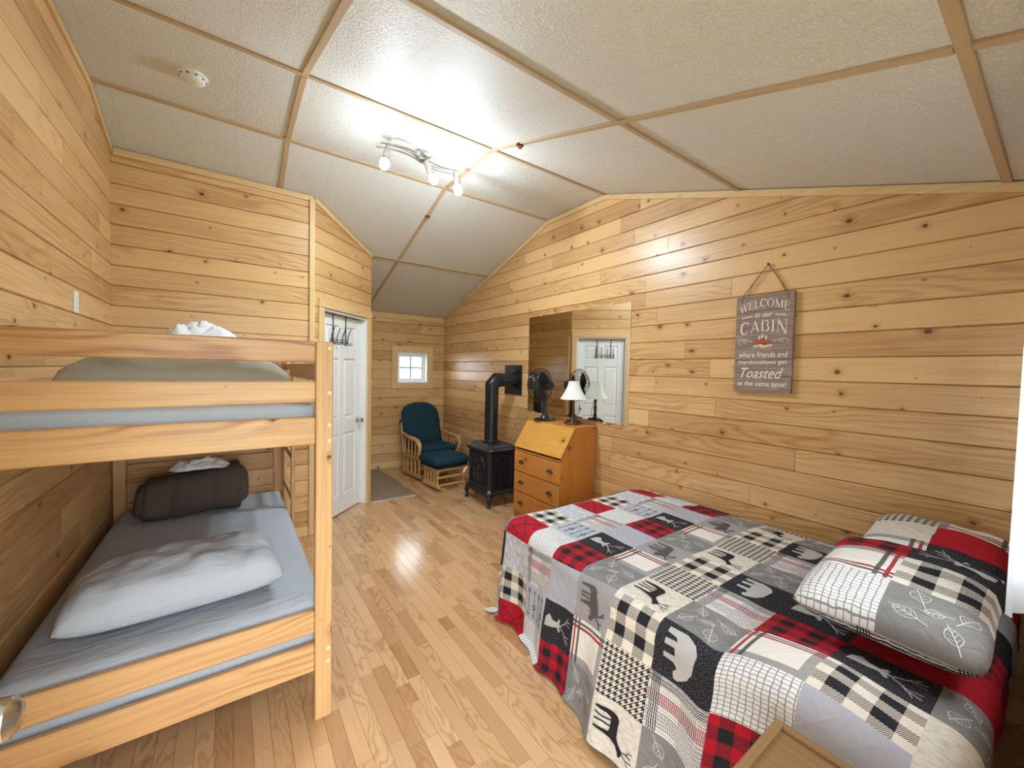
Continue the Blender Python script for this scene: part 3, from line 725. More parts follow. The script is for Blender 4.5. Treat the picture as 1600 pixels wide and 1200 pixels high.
def comforter(name, loc, rz, label, W=0.62, D=0.26, H=0.27):
    root = thing(name, label, 'comforter', loc, rz)
    t = bmesh.new(); bmesh.ops.create_cube(t, size=2.0); bmesh.ops.subdivide_edges(t, edges=t.edges[:], cuts=34, use_grid_fill=True)
    hx, hy, hz = W / 2, D / 2, H / 2; r = min(hy, hz) * 0.62
    for v in t.verts:
        p = Vector((v.co.x * hx, v.co.y * hy, v.co.z * hz))
        q = Vector((max(-hx + 0.05, min(hx - 0.05, p.x)), max(-hy + r, min(hy - r, p.y)), max(-hz + r, min(hz - r, p.z))))
        d = p - q
        if d.length > 1e-6: p = q + Vector((d.x, d.y, d.z)).normalized() * min(d.length, r if abs(d.x) < 1e-6 else 0.05)
        seam = min(abs(p.x + W * 0.19), abs(p.x - W * 0.16)); k = math.exp(-(seam / 0.014) ** 2)
        p.y *= 1 - 0.09 * k; p.z *= 1 - 0.05 * k
        up = (p.z + hz) / (2 * hz); p.z += 0.035 * up * (p.x / hx); p.y += 0.05 * up
        p.x *= 1 - 0.10 * up * (p.x < 0)
        w_ = nz(p.x * 6, p.y * 8, p.z * 8 + W) * 0.016; p += Vector((w_ * 0.5, w_, w_ * 0.6))
        v.co = p + Vector((0, 0, hz))
    b = B(); b._merge(t); b.make('folded_cover', 'brown', root, 'all')
    for xs_ in (-W * 0.19, W * 0.16):
        B().tube([(xs_ * (1 - 0.10 * z * (xs_ < 0)), -hy * (0.91 if z < 0.75 else 0.7) + 0.05 * z + 0.002, H * (0.12 + 0.76 * z)) for z in (0, 0.2, 0.4, 0.6, 0.75)], 0.0035, 6).make('seam', 'brown', root, True)
    return root
def crumple(name, loc, rz, label, W, D, H, seed):
    root = thing(name, label, 'cloth', loc, rz)
    def f(u, v):
        s, t = 2 * u - 1, 2 * v - 1; e = max(0, 1 - abs(s) ** 3) * max(0, 1 - abs(t) ** 3)
        return Vector((s * W / 2 * (1 + 0.25 * nz(t * 2 + seed, 1)), t * D / 2 * (1 + 0.3 * nz(s * 2 + seed, 5)), 0.004 + H * e ** 0.6 * (0.55 + 0.9 * abs(nz(s * 2.2 + seed, t * 2.2)) + 0.35 * abs(nz(s * 5, t * 5 + seed)))))
    B().grid(f, 40, 30).make('crumpled_sheet', 'cloth', root, 'all', norm=False); return root
comforter('folded_comforter', (-0.205, 3.42, 0.498), 0.09, 'brown quilted comforter folded in a bundle on the lower bunk')
crumple('crumpled_cloth', (-0.17, 3.43, 0.792), 0.12, 'crumpled white cloth on the brown comforter of the lower bunk', 0.30, 0.20, 0.055, 3.0)
comforter('folded_comforter', (-0.18, 3.42, 1.355), 0.05, 'brown comforter folded in a bundle on the upper bunk', H=0.27)
crumple('crumpled_cloth', (-0.15, 3.40, 1.655), 0.1, 'crumpled white cloth poking up above the upper bunk rail', 0.38, 0.2, 0.105, 6.0)

# ------------------------------------------------------------------ quilt prints
def fabric_print(name, build, rough=0.85):
    t = NT(name); v = t.uv('patch'); o = t.xyz(v); x, y = o[0], o[1]
    c = build(t, x, y, v)
    q = t.xyz(t.uv('quilt')); a = t.m_('ABSOLUTE', t.m_('SINE', t.mul(t.add(q[0], q[1]), PI / 0.075))); b = t.m_('ABSOLUTE', t.m_('SINE', t.mul(t.sub(q[0], q[1]), PI / 0.075)))
    h = t.m_('POWER', t.mul(t.m_('MINIMUM', a, 0.6), t.m_('MINIMUM', b, 0.6)), 0.5)
    h = t.add(h, t.mul(t.noise(t.uv('quilt'), 55, 3), 0.6))
    t.bump(h, 0.55, 0.006)
    m = t.fin(c, rough, 0, 0.2); mats[name] = m; return m
CRM = (0.72, 0.66, 0.56); BLK = (0.018, 0.017, 0.022); WHT = (0.74, 0.75, 0.78); GRY = (0.30, 0.29, 0.28); RED = (0.42, 0.010, 0.022)
def check(n, k, light, dark, off=0.0):
    def f(t, x, y, v):
        i = t.par(t.add(t.mul(x, n), off)); j = t.par(t.add(t.mul(y, n), off)); h = t.lt(t.frac(t.mul(t.add(x, y), k)), 0.5)
        both = t.mul(i, j); one = t.m_('ABSOLUTE', t.sub(i, j)); s = t.m_('MAXIMUM', both, t.mul(one, h))
        return t.mix(s, light, dark)
    return f
fabric_print('print_check', check(4.5, 27, CRM, BLK, 0.3))
fabric_print('print_buffalo', check(5, 30, RED, BLK, 0.2))
fabric_print('print_hound', check(18, 18, (0.66, 0.61, 0.53), (0.035, 0.03, 0.03)))
fabric_print('print_red', lambda t, x, y, v: t.mix(t.noise(v, 30, 2), (0.36, 0.010, 0.020), (0.46, 0.014, 0.028)))
fabric_print('print_birch', lambda t, x, y, v: t.mix(t.ramp(t.noise(t.vec(t.mul(x, 5), t.mul(y, 26)), 1, 3, 0.6), 0.38, 0.66), (0.66, 0.66, 0.69), (0.36, 0.36, 0.38)))
def hatch(t, x, y, v):
    wx = t.add(x, t.mul(t.noise(v, 6, 2), 0.05)); wy = t.add(y, t.mul(t.noise(v, 7, 2), 0.05))
    l = t.m_('MAXIMUM', t.lt(t.frac(t.mul(wx, 15)), 0.2), t.lt(t.frac(t.mul(wy, 11)), 0.16))
    return t.mix(t.mul(l, 0.8), (0.78, 0.77, 0.75), (0.16, 0.16, 0.17))
fabric_print('print_hatch', hatch)
fabric_print('print_arrow', lambda t, x, y, v: t.mix(t.noise(v, 20, 2), (0.42, 0.44, 0.49), (0.48, 0.50, 0.55)))
fabric_print('print_plain', lambda t, x, y, v: t.mix(t.noise(v, 12, 2), (0.38, 0.38, 0.43), (0.45, 0.45, 0.50)))
fabric_print('print_moose', lambda t, x, y, v: t.mix(t.noise(v, 12, 2), (0.31, 0.29, 0.29), (0.36, 0.34, 0.34)))
fabric_print('print_deer', lambda t, x, y, v: t.mix(t.ramp(t.noise(t.vec(t.mul(x, 22), t.mul(y, 9)), 1, 3), 0.4, 0.7), (0.70, 0.65, 0.56), (0.55, 0.50, 0.42)))
fabric_print('print_leaf', lambda t, x, y, v: t.mix(t.noise(v, 4, 3), (0.17, 0.165, 0.16), (0.29, 0.28, 0.27)))
def dots(t, x, y, v):
    d = t.n('ShaderNodeTexVoronoi', voronoi_dimensions='2D'); t.link(t.vec(t.mul(x, 22), t.mul(y, 30)), d.inputs['Vector']); d.inputs['Scale'].default_value = 1.0
    return t.mix(t.mul(t.lt(d.outputs['Distance'], 0.22), 0.5), (0.020, 0.019, 0.024), (0.16, 0.16, 0.18))
fabric_print('print_black', dots)
def plaid(t, x, y, v):
    nx = t.lt(t.frac(t.add(t.mul(x, 30), t.mul(t.noise(v, 9, 2), 1.2))), 0.5); ny = t.lt(t.frac(t.add(t.mul(y, 30), t.mul(t.noise(v, 8, 2), 1.2))), 0.5)
    def band(u, a, b): return t.mul(t.gt(u, a), t.lt(u, b))
    kb_ = t.m_('MAXIMUM', t.m_('MAXIMUM', t.mul(band(x, 0.02, 0.18), nx), t.mul(band(x, 0.62, 0.9), t.mul(nx, ny))), t.m_('MAXIMUM', t.mul(band(y, 0.05, 0.2), ny), t.mul(band(y, 0.55, 0.85), t.mul(ny, nx))))
    rb = t.m_('MAXIMUM', t.mul(band(x, 0.3, 0.52), 1.0), t.mul(band(y, 0.86, 1.0), nx))
    c = t.mix(t.mul(t.mul(t.lt(t.frac(t.mul(x, 16)), 0.3), 1.0), 0.5), (0.72, 0.70, 0.68), (0.2, 0.19, 0.2))
    c = t.mix(t.mul(rb, t.add(0.25, t.mul(ny, 0.6))), c, (0.34, 0.03, 0.045))
    return t.mix(kb_, c, (0.03, 0.028, 0.032))
fabric_print('print_plaid', plaid)
def stripes(t, x, y, v):
    def band(u, a, b): return t.mul(t.gt(u, a), t.lt(u, b))
    c = t.mix(t.m_('MAXIMUM', t.gt(x, 0.84), t.gt(y, 0.88)), (0.76, 0.72, 0.66), (0.34, 0.32, 0.31))
    rb = t.m_('MAXIMUM', band(x, 0.17, 0.23), band(y, 0.05, 0.10)); kb_ = t.m_('MAXIMUM', band(x, 0.07, 0.13), band(y, 0.16, 0.22))
    c = t.mix(rb, c, (0.38, 0.05, 0.05)); return t.mix(t.mul(kb_, 0.92), c, (0.08, 0.075, 0.075))
fabric_print('print_stripe', stripes)
mats['ink_black'] = plain('black_fabric_ink', (0.022, 0.02, 0.022), 0.9, spec=0.15)
mats['ink_brown'] = plain('dark_grey_fabric_ink', (0.10, 0.088, 0.085), 0.9, spec=0.15)
mats['ink_grey'] = plain('pale_grey_fabric_ink', (0.46, 0.44, 0.43), 0.9, spec=0.15)
mats['ink_pale'] = plain('off_white_fabric_ink', (0.66, 0.64, 0.60), 0.9, spec=0.15)

KINDS = {1: ('red', 'check', 'birch'), 2: ('hatch', 'arrow', 'plaid'), 3: ('buffalo', 'black', 'plain'), 4: ('leaf', 'stripe', 'moose'), 5: ('deer', 'hound', 'check'), 6: ('leaf', 'plaid', 'black')}
MOT = {('red'): 'cross', 'arrow': 'arrows', 'moose': 'moose', 'deer': 'deer', 'leaf': 'leaves'}
PWD, PHT = 0.197, 0.222
def kind_at(c, r):
    if (c, r) in SPECIAL: return SPECIAL[(c, r)]
    rr = (r - 1) % 6 + 1; k = KINDS[rr][c % 3]
    m = MOT.get(k)
    if k == 'black': m = 'head' if rr == 3 else 'bear'
    return k, m
SPECIAL = {(0, 7): ('stripe', None), (1, 7): ('buffalo', None), (2, 7): ('black', 'head'), (-1, 7): ('hatch', None), (-2, 7): ('buffalo', None), (-3, 7): ('birch', None),
           (0, 8): ('check', None), (1, 8): ('black', 'head'), (2, 8): ('red', None), (-1, 8): ('plain', None), (-2, 8): ('leaf', 'leaves'), (-3, 8): ('stripe', None),
           (0, 9): ('deer', None), (1, 9): ('leaf', 'leaves'), (2, 9): ('red', None), (-1, 9): ('deer', None), (-2, 9): ('hatch', None), (-3, 9): ('plaid', None)}
def sm(a, b, x):
    k = max(0.0, min(1.0, (x - a) / (b - a))); return k * k * (3 - 2 * k)
QZ = 0.585
def q_top(x, y):
    z = QZ + 0.010 * nz(x * 2.2, y * 2.2, 3) + 0.004 * nz(x * 7, y * 7, 1)
    z += 0.055 * math.exp(-((x - 1.42) / 0.20) ** 2 - ((y - 0.40) / 0.20) ** 2)
    z -= 0.03 * sm(2.5, 2.8, x)
    z -= 0.02 * math.exp(-((y - 0.66) / 0.05) ** 2) * sm(1.9, 1.4, x)
    return z
def fall(d, r, fl):
    """distance d along the cloth beyond an edge -> (outward, drop)"""
    q = r * PI / 2
    if d < q: return r * math.sin(d / r), r * (1 - math.cos(d / r))
    e = d - q; k = min(1.0, e / 0.1); a = fl * k
    return r + e * math.sin(a), r + e * math.cos(a)
def quilt_pt(a, b):
    """a: cloth distance leftwards from x=2.78; b: cloth distance from y=1.96 towards the head"""
    x = 2.78 - a; y = 1.96 - b
    xe = 1.445 - 0.10 * sm(1.8, 0.8, y) ; ye1 = 1.955; ye0 = 0.16; xr = 2.745
    cx = min(max(x, xe), xr); cy = min(max(y, ye0), ye1)
    dx, dy = x - cx, y - cy
    d = math.hypot(dx, dy); z = q_top(cx, cy)
    if d < 1e-9: return Vector((x, y, z))
    ux, uy = dx / d, dy / d
    fl = 0.05 + 0.16 * sm(1.9, 0.9, y) * (ux < 0)
    if ux > 0: fl = 0.0
    r = 0.075 if ux < 0.5 else 0.03
    o, dr = fall(d, r, fl)
    t = y * abs(ux) + x * abs(uy)
    rip = (0.018 * math.sin(t * 13 + 0.7) + 0.010 * math.sin(t * 29 + 2)) * sm(0.08, 0.5, d) * (ux < 0.3)
    o += rip
    zz = z - dr
    if zz < 0.012:
        o += (0.012 - zz) * 0.35; zz = 0.012 + 0.004 * abs(math.sin(t * 15))
    return Vector((cx + ux * o, cy + uy * o, zz))
def A_of(c, s): return 1.25 - PWD * c + PWD * s       # s 0..1 towards the left
def B_of(r, t): return PHT * (r - 1) + PHT * t        # t 0..1 towards the head
quilt = thing('patchwork_quilt', 'red, black and grey patchwork quilt with woodland animals over the double bed', 'quilt', (0, 0, 0))
NS = 14
verts, faces, fm, uvp, uvq = [], [], [], [], []
slots = []
vidx = {}
def qv(i, j):
    if (i, j) not in vidx:
        vidx[(i, j)] = len(verts); a = 1.25 + PWD * i / NS; b = PHT * j / NS; verts.append(quilt_pt(a, b))
    return vidx[(i, j)]
CL, CR_, RF, RH = -3, 7, -1, 9
for r in range(RF, RH + 1):
    for c in range(CL, CR_ + 1):
        k, _m = kind_at(c, r); nm = 'print_' + k
        if nm not in slots: slots.append(nm)
        for p in range(NS):
            i = -c * NS + p
            if c == CR_ and p < 4: continue
            for q in range(NS):
                j = (r - 1) * NS + q
                faces.append((qv(i, j), qv(i, j + 1), qv(i + 1, j + 1), qv(i + 1, j))); fm.append(slots.index(nm))
                for (s, t) in ((p, q), (p, q + 1), (p + 1, q + 1), (p + 1, q)):
                    uvp.append((s / NS, t / NS)); uvq.append((0.197 * (s / NS + (-c)), 0.222 * (t / NS + r)))
me = bpy.data.meshes.new('quilt_cover'); me.from_pydata(verts, [], faces)
for s in slots: me.materials.append(mats[s])
me.polygons.foreach_set('material_index', fm)
for nm, dat in (('patch', uvp), ('quilt', uvq)):
    ul = me.uv_layers.new(name=nm); ul.data.foreach_set('uv', [v for p in dat for v in p])
me.update()
put('quilt_cover', me, None, quilt, 'all')
def qn(a, b):
    e = 0.004; p = quilt_pt(a, b); n = (quilt_pt(a + e, b) - p).cross(quilt_pt(a, b + e) - p)
    if n.length < 1e-12: return Vector((0, 0, 1))
    n.normalize()
    return n
SGN = 1.0 if qn(0.6, 0.8).z > 0 else -1.0

# motifs: polygons in a unit patch, x to the right, y up
def P_deer():
    return [[(.20, .10), (.24, .10), (.26, .34), (.30, .42), (.48, .42), (.56, .40), (.58, .10), (.62, .10), (.63, .30), (.66, .44), (.72, .56), (.80, .62), (.86, .64), (.85, .68), (.78, .71), (.72, .70), (.66, .62), (.58, .57), (.40, .57), (.28, .58), (.21, .54), (.18, .46), (.17, .30)]], \
           [([(.74, .70), (.70, .78), (.71, .90)], .016), ([(.71, .80), (.64, .84), (.62, .92)], .012), ([(.76, .70), (.80, .80), (.78, .92)], .016), ([(.79, .80), (.86, .84), (.88, .92)], .012), ([(.46, .42), (.44, .26), (.46, .10)], .03), ([(.34, .42), (.36, .26), (.33, .10)], .03)]
def P_moose():
    return [[(.16, .14), (.21, .14), (.23, .36), (.30, .44), (.52, .42), (.56, .14), (.61, .14), (.63, .40), (.70, .48), (.72, .40), (.75, .48), (.84, .44), (.90, .46), (.90, .54), (.82, .60), (.76, .66), (.66, .70), (.54, .66), (.36, .62), (.22, .60), (.15, .50)]], \
           [([(.76, .64), (.72, .78), (.62, .86)], .04), ([(.72, .76), (.70, .88)], .018), ([(.78, .64), (.86, .74), (.96, .80)], .04), ([(.86, .74), (.86, .86)], .018), ([(.36, .44), (.37, .14)], .04), ([(.46, .44), (.45, .14)], .035)]
def P_bear():
    return [[(.12, .18), (.22, .18), (.24, .34), (.30, .38), (.32, .18), (.42, .18), (.41, .36), (.54, .38), (.56, .18), (.65, .18), (.66, .36), (.74, .42), (.82, .36), (.92, .38), (.93, .45), (.86, .54), (.80, .60), (.74, .62), (.66, .66), (.50, .68), (.30, .70), (.18, .64), (.10, .48)]], []
def P_head():
    return [[(.40, .12), (.62, .10), (.60, .34), (.56, .44), (.66, .52), (.62, .56), (.54, .52), (.50, .60), (.46, .52), (.36, .54), (.34, .50), (.44, .44), (.42, .32), (.30, .22)]], \
           [([(.47, .58), (.38, .70), (.30, .74), (.26, .90)], .024), ([(.34, .73), (.38, .90)], .016), ([(.53, .58), (.62, .70), (.70, .74), (.76, .90)], .024), ([(.66, .73), (.62, .90)], .016), ([(.30, .76), (.18, .82)], .014), ([(.70, .76), (.84, .82)], .014)]
def P_arrows():
    L = []
    for k, y in enumerate((.2, .42, .64, .84)):
        L.append(([(.12, y), (.86, y)], .014))
        if k % 2 == 0: L += [([(.80, y + .05), (.88, y), (.80, y - .05)], .016), ([(.12, y + .05), (.2, y), (.12, y - .05)], .014), ([(.18, y + .05), (.26, y), (.18, y - .05)], .014)]
        else: L += [([(.20, y + .05), (.12, y), (.20, y - .05)], .016), ([(.5, y), (.58, y + .07), (.66, y)], .02), ([(.5, y), (.58, y - .07), (.66, y)], .02), ([(.84, y + .05), (.78, y), (.84, y - .05)], .014)]
    return [], L
def P_cross():
    return [], [([(.18, .18), (.82, .82)], .016), ([(.82, .18), (.18, .82)], .016), ([(.74, .82), (.82, .82), (.82, .74)], .016), ([(.26, .82), (.18, .82), (.18, .74)], .016),
                ([(.46, .84), (.50, .92), (.54, .84), (.46, .84)], .014), ([(.44, .20), (.50, .10), (.56, .20)], .018), ([(.10, .46), (.18, .54), (.18, .46), (.10, .54)], .014), ([(.84, .54), (.84, .44), (.90, .49), (.84, .54)], .016),
                ([(.18, .30), (.22, .20), (.32, .18)], .018), ([(.68, .18), (.80, .22), (.82, .32)], .018)]
def P_leaves():
    L = []
    for (x, y, s, an) in ((.22, .28, .20, .5), (.66, .22, .22, -.4), (.30, .72, .22, 1.2), (.74, .66, .24, .3), (.50, .48, .16, 2.0)):
        ca, sa = math.cos(an), math.sin(an)
        def T(p): return (x + (p[0] * ca - p[1] * sa) * s, y + (p[0] * sa + p[1] * ca) * s)
        L.append(([T((-1, 0)), T((1.0, 0))], .010))
        ol = [T((-.5 + 1.3 * k / 10, .42 * math.sin(PI * k / 10))) for k in range(11)] + [T((.8 - 1.3 * k / 10, -.42 * math.sin(PI * k / 10))) for k in range(1, 11)]
        L.append((ol, .009))
        for k in (-.2, .1, .4): L += [([T((k, 0)), T((k + .25, .26))], .007), ([T((k, 0)), T((k + .25, -.26))], .007)]
    return [], L
MOTF = {'deer': (P_deer, 'ink_black', 'printed_deer'), 'moose': (P_moose, 'ink_brown', 'printed_moose'), 'bear': (P_bear, 'ink_grey', 'printed_bear'), 'head': (P_head, 'ink_grey', 'printed_stag_head'),
        'arrows': (P_arrows, 'ink_black', 'printed_arrows'), 'cross': (P_cross, 'ink_black', 'printed_crossed_arrows'), 'leaves': (P_leaves, 'ink_pale', 'printed_leaves')}
def motif_bm(polys, lines, step=0.06):
    bm = bmesh.new()
    for pl in polys:
        tris = [tuple(pl[i] for i in t3) for t3 in tessellate_polygon([[Vector((p[0], p[1], 0)) for p in pl]])]
        while tris:
            t3 = tris.pop(); ls = [math.hypot(t3[i][0] - t3[(i + 1) % 3][0], t3[i][1] - t3[(i + 1) % 3][1]) for i in range(3)]; k = ls.index(max(ls))
            if ls[k] > step * 1.5:
                p, q, r_ = t3[k], t3[(k + 1) % 3], t3[(k + 2) % 3]; m_ = ((p[0] + q[0]) / 2, (p[1] + q[1]) / 2); tris += [(p, m_, r_), (m_, q, r_)]
            else: bm.faces.new([bm.verts.new((p[0], p[1], 0)) for p in t3])
    bmesh.ops.remove_doubles(bm, verts=bm.verts, dist=1e-5)
    for pts_, w_ in lines:
        dense = []
        for p, q in zip(pts_, pts_[1:]):
            n = max(1, int(math.hypot(q[0] - p[0], q[1] - p[1]) / step))
            dense += [(p[0] + (q[0] - p[0]) * k / n, p[1] + (q[1] - p[1]) * k / n) for k in range(n)]
        dense.append(pts_[-1]); pr = None
        for i, p in enumerate(dense):
            a, b = dense[max(0, i - 1)], dense[min(len(dense) - 1, i + 1)]; dx, dy = b[0] - a[0], b[1] - a[1]; l = math.hypot(dx, dy) or 1
            u = bm.verts.new((p[0] - dy / l * w_ / 2, p[1] + dx / l * w_ / 2, 0)); v = bm.verts.new((p[0] + dy / l * w_ / 2, p[1] - dx / l * w_ / 2, 0))
            if pr: bm.faces.new((pr[0], pr[1], v, u))
            pr = (u, v)
    return bm
def place_motif(parent, kind, fn, name=None):
    pf, ink, nm = MOTF[kind]; po, li = pf(); bm = motif_bm(po, li)
    for v in bm.verts: v.co = fn(v.co.x, v.co.y)
    me = bpy.data.meshes.new(nm); bm.to_mesh(me); bm.free()
    return put(nm, me, ink, parent)
for r in range(1, 10):
    for c in range(CL, 7):
        k, m = kind_at(c, r)
        if not m: continue
        if r >= 7 and c > 2: continue
        def fn(x, y):
            a, b = A_of(c, x), B_of(r, y); return quilt_pt(a, b) + qn(a, b) * SGN * 0.0022
        place_motif(quilt, m, fn)

# bed under the quilt
bed = thing('double_bed', 'double bed with mattress and box spring hidden under the quilt', 'bed', (0, 0, 0))
B().box2((1.50, 0.16, 0.33), (2.72, 1.93, 0.545), 0.04, 3).make('mattress', 'boxsp', bed, True)
B().box2((1.50, 0.16, 0.14), (2.72, 1.93, 0.325), 0.02, 2).make('box_spring', 'boxsp', bed, True)
for x in (1.55, 2.67):
    for y in (0.2, 1.86): B().box2((x - 0.025, y - 0.025, 0), (x + 0.025, y + 0.025, 0.14), 0.003).make('leg', 'black', bed)

# pillow shams
def sham(label, loc, rot, L, W, H, seed, cells, motifs):
    root = thing('bed_pillow', label, 'pillow', loc); root.rotation_euler = rot
    f = pillow_fn(L, W, H, seed, 0.010, 0.45); nc, nr = len(cells[0]), len(cells); n = 14
    vs, fs, fmt, u1, u2, sl = [], [], [], [], [], []
    ix = {}
    def vv(i, j, side):
        I, Jn = nc * n, nr * n
        key = (i, j, side) if 0 < i < I and 0 < j < Jn else (i, j, 0)
        if key not in ix: ix[key] = len(vs); vs.append(f(2 * i / I - 1, 2 * j / Jn - 1, side))
        return ix[key]
    for side in (1, -1):
        for jr in range(nr):
            for ic in range(nc):
                k = cells[jr][ic] if side > 0 else 'plaid'
                nm = 'print_' + k
                if nm not in sl: sl.append(nm)
                for p in range(n):
                    for q in range(n):
                        i, j = ic * n + p, jr * n + q
                        qd = [(i, j), (i + 1, j), (i + 1, j + 1), (i, j + 1)]; lc = [(p, q), (p + 1, q), (p + 1, q + 1), (p, q + 1)]
                        if side < 0: qd.reverse(); lc.reverse()
                        fs.append([vv(a, b, side) for a, b in qd]); fmt.append(sl.index(nm))
                        for (s, t_) in lc: u1.append((s / n, t_ / n)); u2.append(((ic + s / n) * .2 + 3, (jr + t_ / n) * .2 + 3))
    me = bpy.data.meshes.new('pillow_sham'); me.from_pydata(vs, [], fs)
    for s in sl: me.materials.append(mats[s])
    me.polygons.foreach_set('material_index', fmt)
    for nm, dat in (('patch', u1), ('quilt', u2)):
        ul = me.uv_layers.new(name=nm); ul.data.foreach_set('uv', [v for p in dat for v in p])
    me.update(); put('pillow_sham', me, None, root, 'all')
    for (ic, jr, mk) in motifs:
        def fn(x, y):
            p = f(2 * (ic + x) / nc - 1, 2 * (jr + y) / nr - 1, 1); return p + Vector((0, 0, 0.0035))
        place_motif(root, mk, fn)
    return root
# local x runs along the room (towards the bed foot), local y across
sham('patchwork pillow with white grid and black check prints, away from the wall', (1.925, 0.325, 0.745), (0.0, -0.12, 0.0), 0.62, 0.47, 0.17, 4.0,
     [['leaf', 'check', 'black'], ['hatch', 'stripe', 'buffalo']], [(0, 0, 'leaves'), (2, 0, 'head')])
sham('patchwork pillow with cream and houndstooth prints, against the plank wall', (2.50, 0.32, 0.725), (0.0, -0.16, 0.0), 0.56, 0.47, 0.19, 9.0,
     [['black', 'red', 'stripe'], ['stripe', 'deer', 'hound']], [(0, 0, 'head')])

# ------------------------------------------------------------------ nightstand beside the bed
ns = thing('nightstand', 'small brown wooden nightstand beside the bed', 'nightstand', (0.955, 0.205, 0))
B().box2((-0.205, -0.205, 0.575), (0.205, 0.205, 0.60), 0.004).make('top', 'nightY', ns)
for (a, b) in (((-0.205, 0.185, 0.6), (0.205, 0.205, 0.612)), ((0.185, -0.205, 0.6), (0.205, 0.185, 0.612))): B().box2(a, b, 0.003).make('rim', 'nightX' if a[1] > 0 else 'nightY', ns)
for x in (-0.18, 0.18):
    for y in (-0.18, 0.18): B().box((x, y, 0.2875), (0.035, 0.035, 0.575), 0.003).make('leg', 'nightZ', ns)
B().box2((-0.17, -0.185, 0.47), (0.17, -0.170, 0.572), 0.002).make('apron', 'nightX', ns)
B().box2((-0.17, 0.170, 0.47), (0.17, 0.185, 0.572), 0.002).make('apron', 'nightX', ns)
B().box2((-0.17, -0.17, 0.16), (0.17, 0.17, 0.178), 0.002).make('shelf', 'nightY', ns)

# ------------------------------------------------------------------ slant front desk
DY0, DY1, DXF, DXT, DTOP = 2.572, 3.272, 2.372, 2.54, 1.0
desk = thing('slant_front_desk', 'orange pine slant front desk with drawers beside the stove', 'desk', (0, 0, 0))
XB = XR - TH - 0.016
side = [(DXF + 0.012, 0.0), (XB, 0.0), (XB, DTOP - 0.018), (DXT + 0.01, DTOP - 0.018), (DXF + 0.012, 0.722)]
for y in (DY0, DY1 - 0.02): B().prism(side, 'Y', y, y + 0.02, 0.0015).make('side_panel', 'deskZ', desk)
B().box2((DXT - 0.012, DY0 - 0.008, DTOP - 0.018), (XB, DY1 + 0.008, DTOP), 0.004).make('top_board', 'deskY', desk)
lv = Vector((DXT - DXF, 0, DTOP - 0.018 - 0.722)); ll = lv.length; la = math.atan2(lv.z, lv.x)
o = B().box((0, 0, 0), (ll, DY1 - DY0 - 0.004, 0.018), 0.003).make('lid', 'lid', desk)
o.matrix_local = Matrix.Translation((DXF + lv.x / 2 - 0.002, (DY0 + DY1) / 2, 0.722 + lv.z / 2 + 0.004)) @ Matrix.Rotation(-la, 4, 'Y')
B().box2((DXF + 0.004, DY0 + 0.02, 0.69), (XB, DY1 - 0.02, 0.708), 0.002).make('divider', 'deskY', desk)
B().box2((XB - 0.01, DY0 + 0.02, 0.05), (XB, DY1 - 0.02, DTOP - 0.02), 0).make('back_panel', 'deskZ', desk)
B().box2((DXF + 0.02, DY0 + 0.02, 0.0), (DXF + 0.035, DY1 - 0.02, 0.07), 0.002).make('plinth', 'deskY', desk)
B().box2((DXF + 0.03, DY0 + 0.02, 0.07), (XB - 0.01, DY1 - 0.02, 0.685), 0).make('carcass', 'deskY', desk)
for (z0, z1) in ((0.489, 0.685), (0.285, 0.481), (0.075, 0.277)):
    d = B().box2((DXF - 0.004, DY0 + 0.006, z0), (DXF + 0.028, DY1 - 0.006, z1), 0.005, 2).make('drawer', 'deskY', desk)
    for y in (2.716, 3.145):
        zc_ = (z0 + z1) / 2; p = B()
        pl = [(y + 0.040 * math.cos(2 * PI * k / 16) * (1 + 0.22 * math.cos(8 * PI * k / 16)), zc_ + 0.022 * math.sin(2 * PI * k / 16) * (1 + 0.25 * math.cos(6 * PI * k / 16))) for k in range(16)]
        p.prism(pl, 'X', DXF - 0.008, DXF - 0.004).tube([(DXF - 0.008, y - 0.026, zc_ + 0.004), (DXF - 0.022, y - 0.024, zc_ - 0.004), (DXF - 0.024, y, zc_ - 0.010), (DXF - 0.022, y + 0.024, zc_ - 0.004), (DXF - 0.008, y + 0.026, zc_ + 0.004)], 0.005)
        p.make('drawer_pull', 'brass', d, True)
bm = B()
for y in (2.66, 2.92, 3.18): pass
# mirror
mir = thing('wall_mirror', 'frameless wall mirror above the desk reflecting the white door', 'mirror', (XR - TH, 2.925, 1.57))
B().box2((-0.006, -0.713, -0.535), (0, 0.713, 0.54), 0.001).make('mirror_glass', 'mirror', mir)
for (y, z) in ((-0.45, -0.535), (0.6, -0.535), (0.5, 0.545), (-0.5, 0.545)): B().box2((-0.012, y - 0.012, z - 0.012), (0, y + 0.012, z + 0.008), 0.002).make('clip', 'trimY', mir)
# ------------------------------------------------------------------ desk fan (faces into the room, -x)
fan = thing('desk_fan', 'black oscillating fan standing on the desk', 'fan', (2.62, 3.10, DTOP), 0.12)
B().lathe([(0.001, 0), (0.115, 0), (0.118, 0.006), (0.10, 0.016), (0.05, 0.024), (0.034, 0.05), (0.024, 0.06), (0.001, 0.061)], (0, 0, 0), 36).make('base', 'blackpl', fan, True)
B().lathe([(0.022, 0.055), (0.020, 0.15), (0.024, 0.27), (0.02, 0.30), (0.001, 0.30)], (0, 0, 0), 20).make('neck', 'blackpl', fan, True)
B().lathe([(0.001, -0.055), (0.045, -0.05), (0.055, -0.02), (0.055, 0.05), (0.045, 0.085), (0.02, 0.10), (0.001, 0.10)], (0.0, 0, 0.355), 24, Matrix.Rotation(PI / 2, 4, 'Y')).make('motor', 'blackpl', fan, True)
cg = B(); CX = -0.085
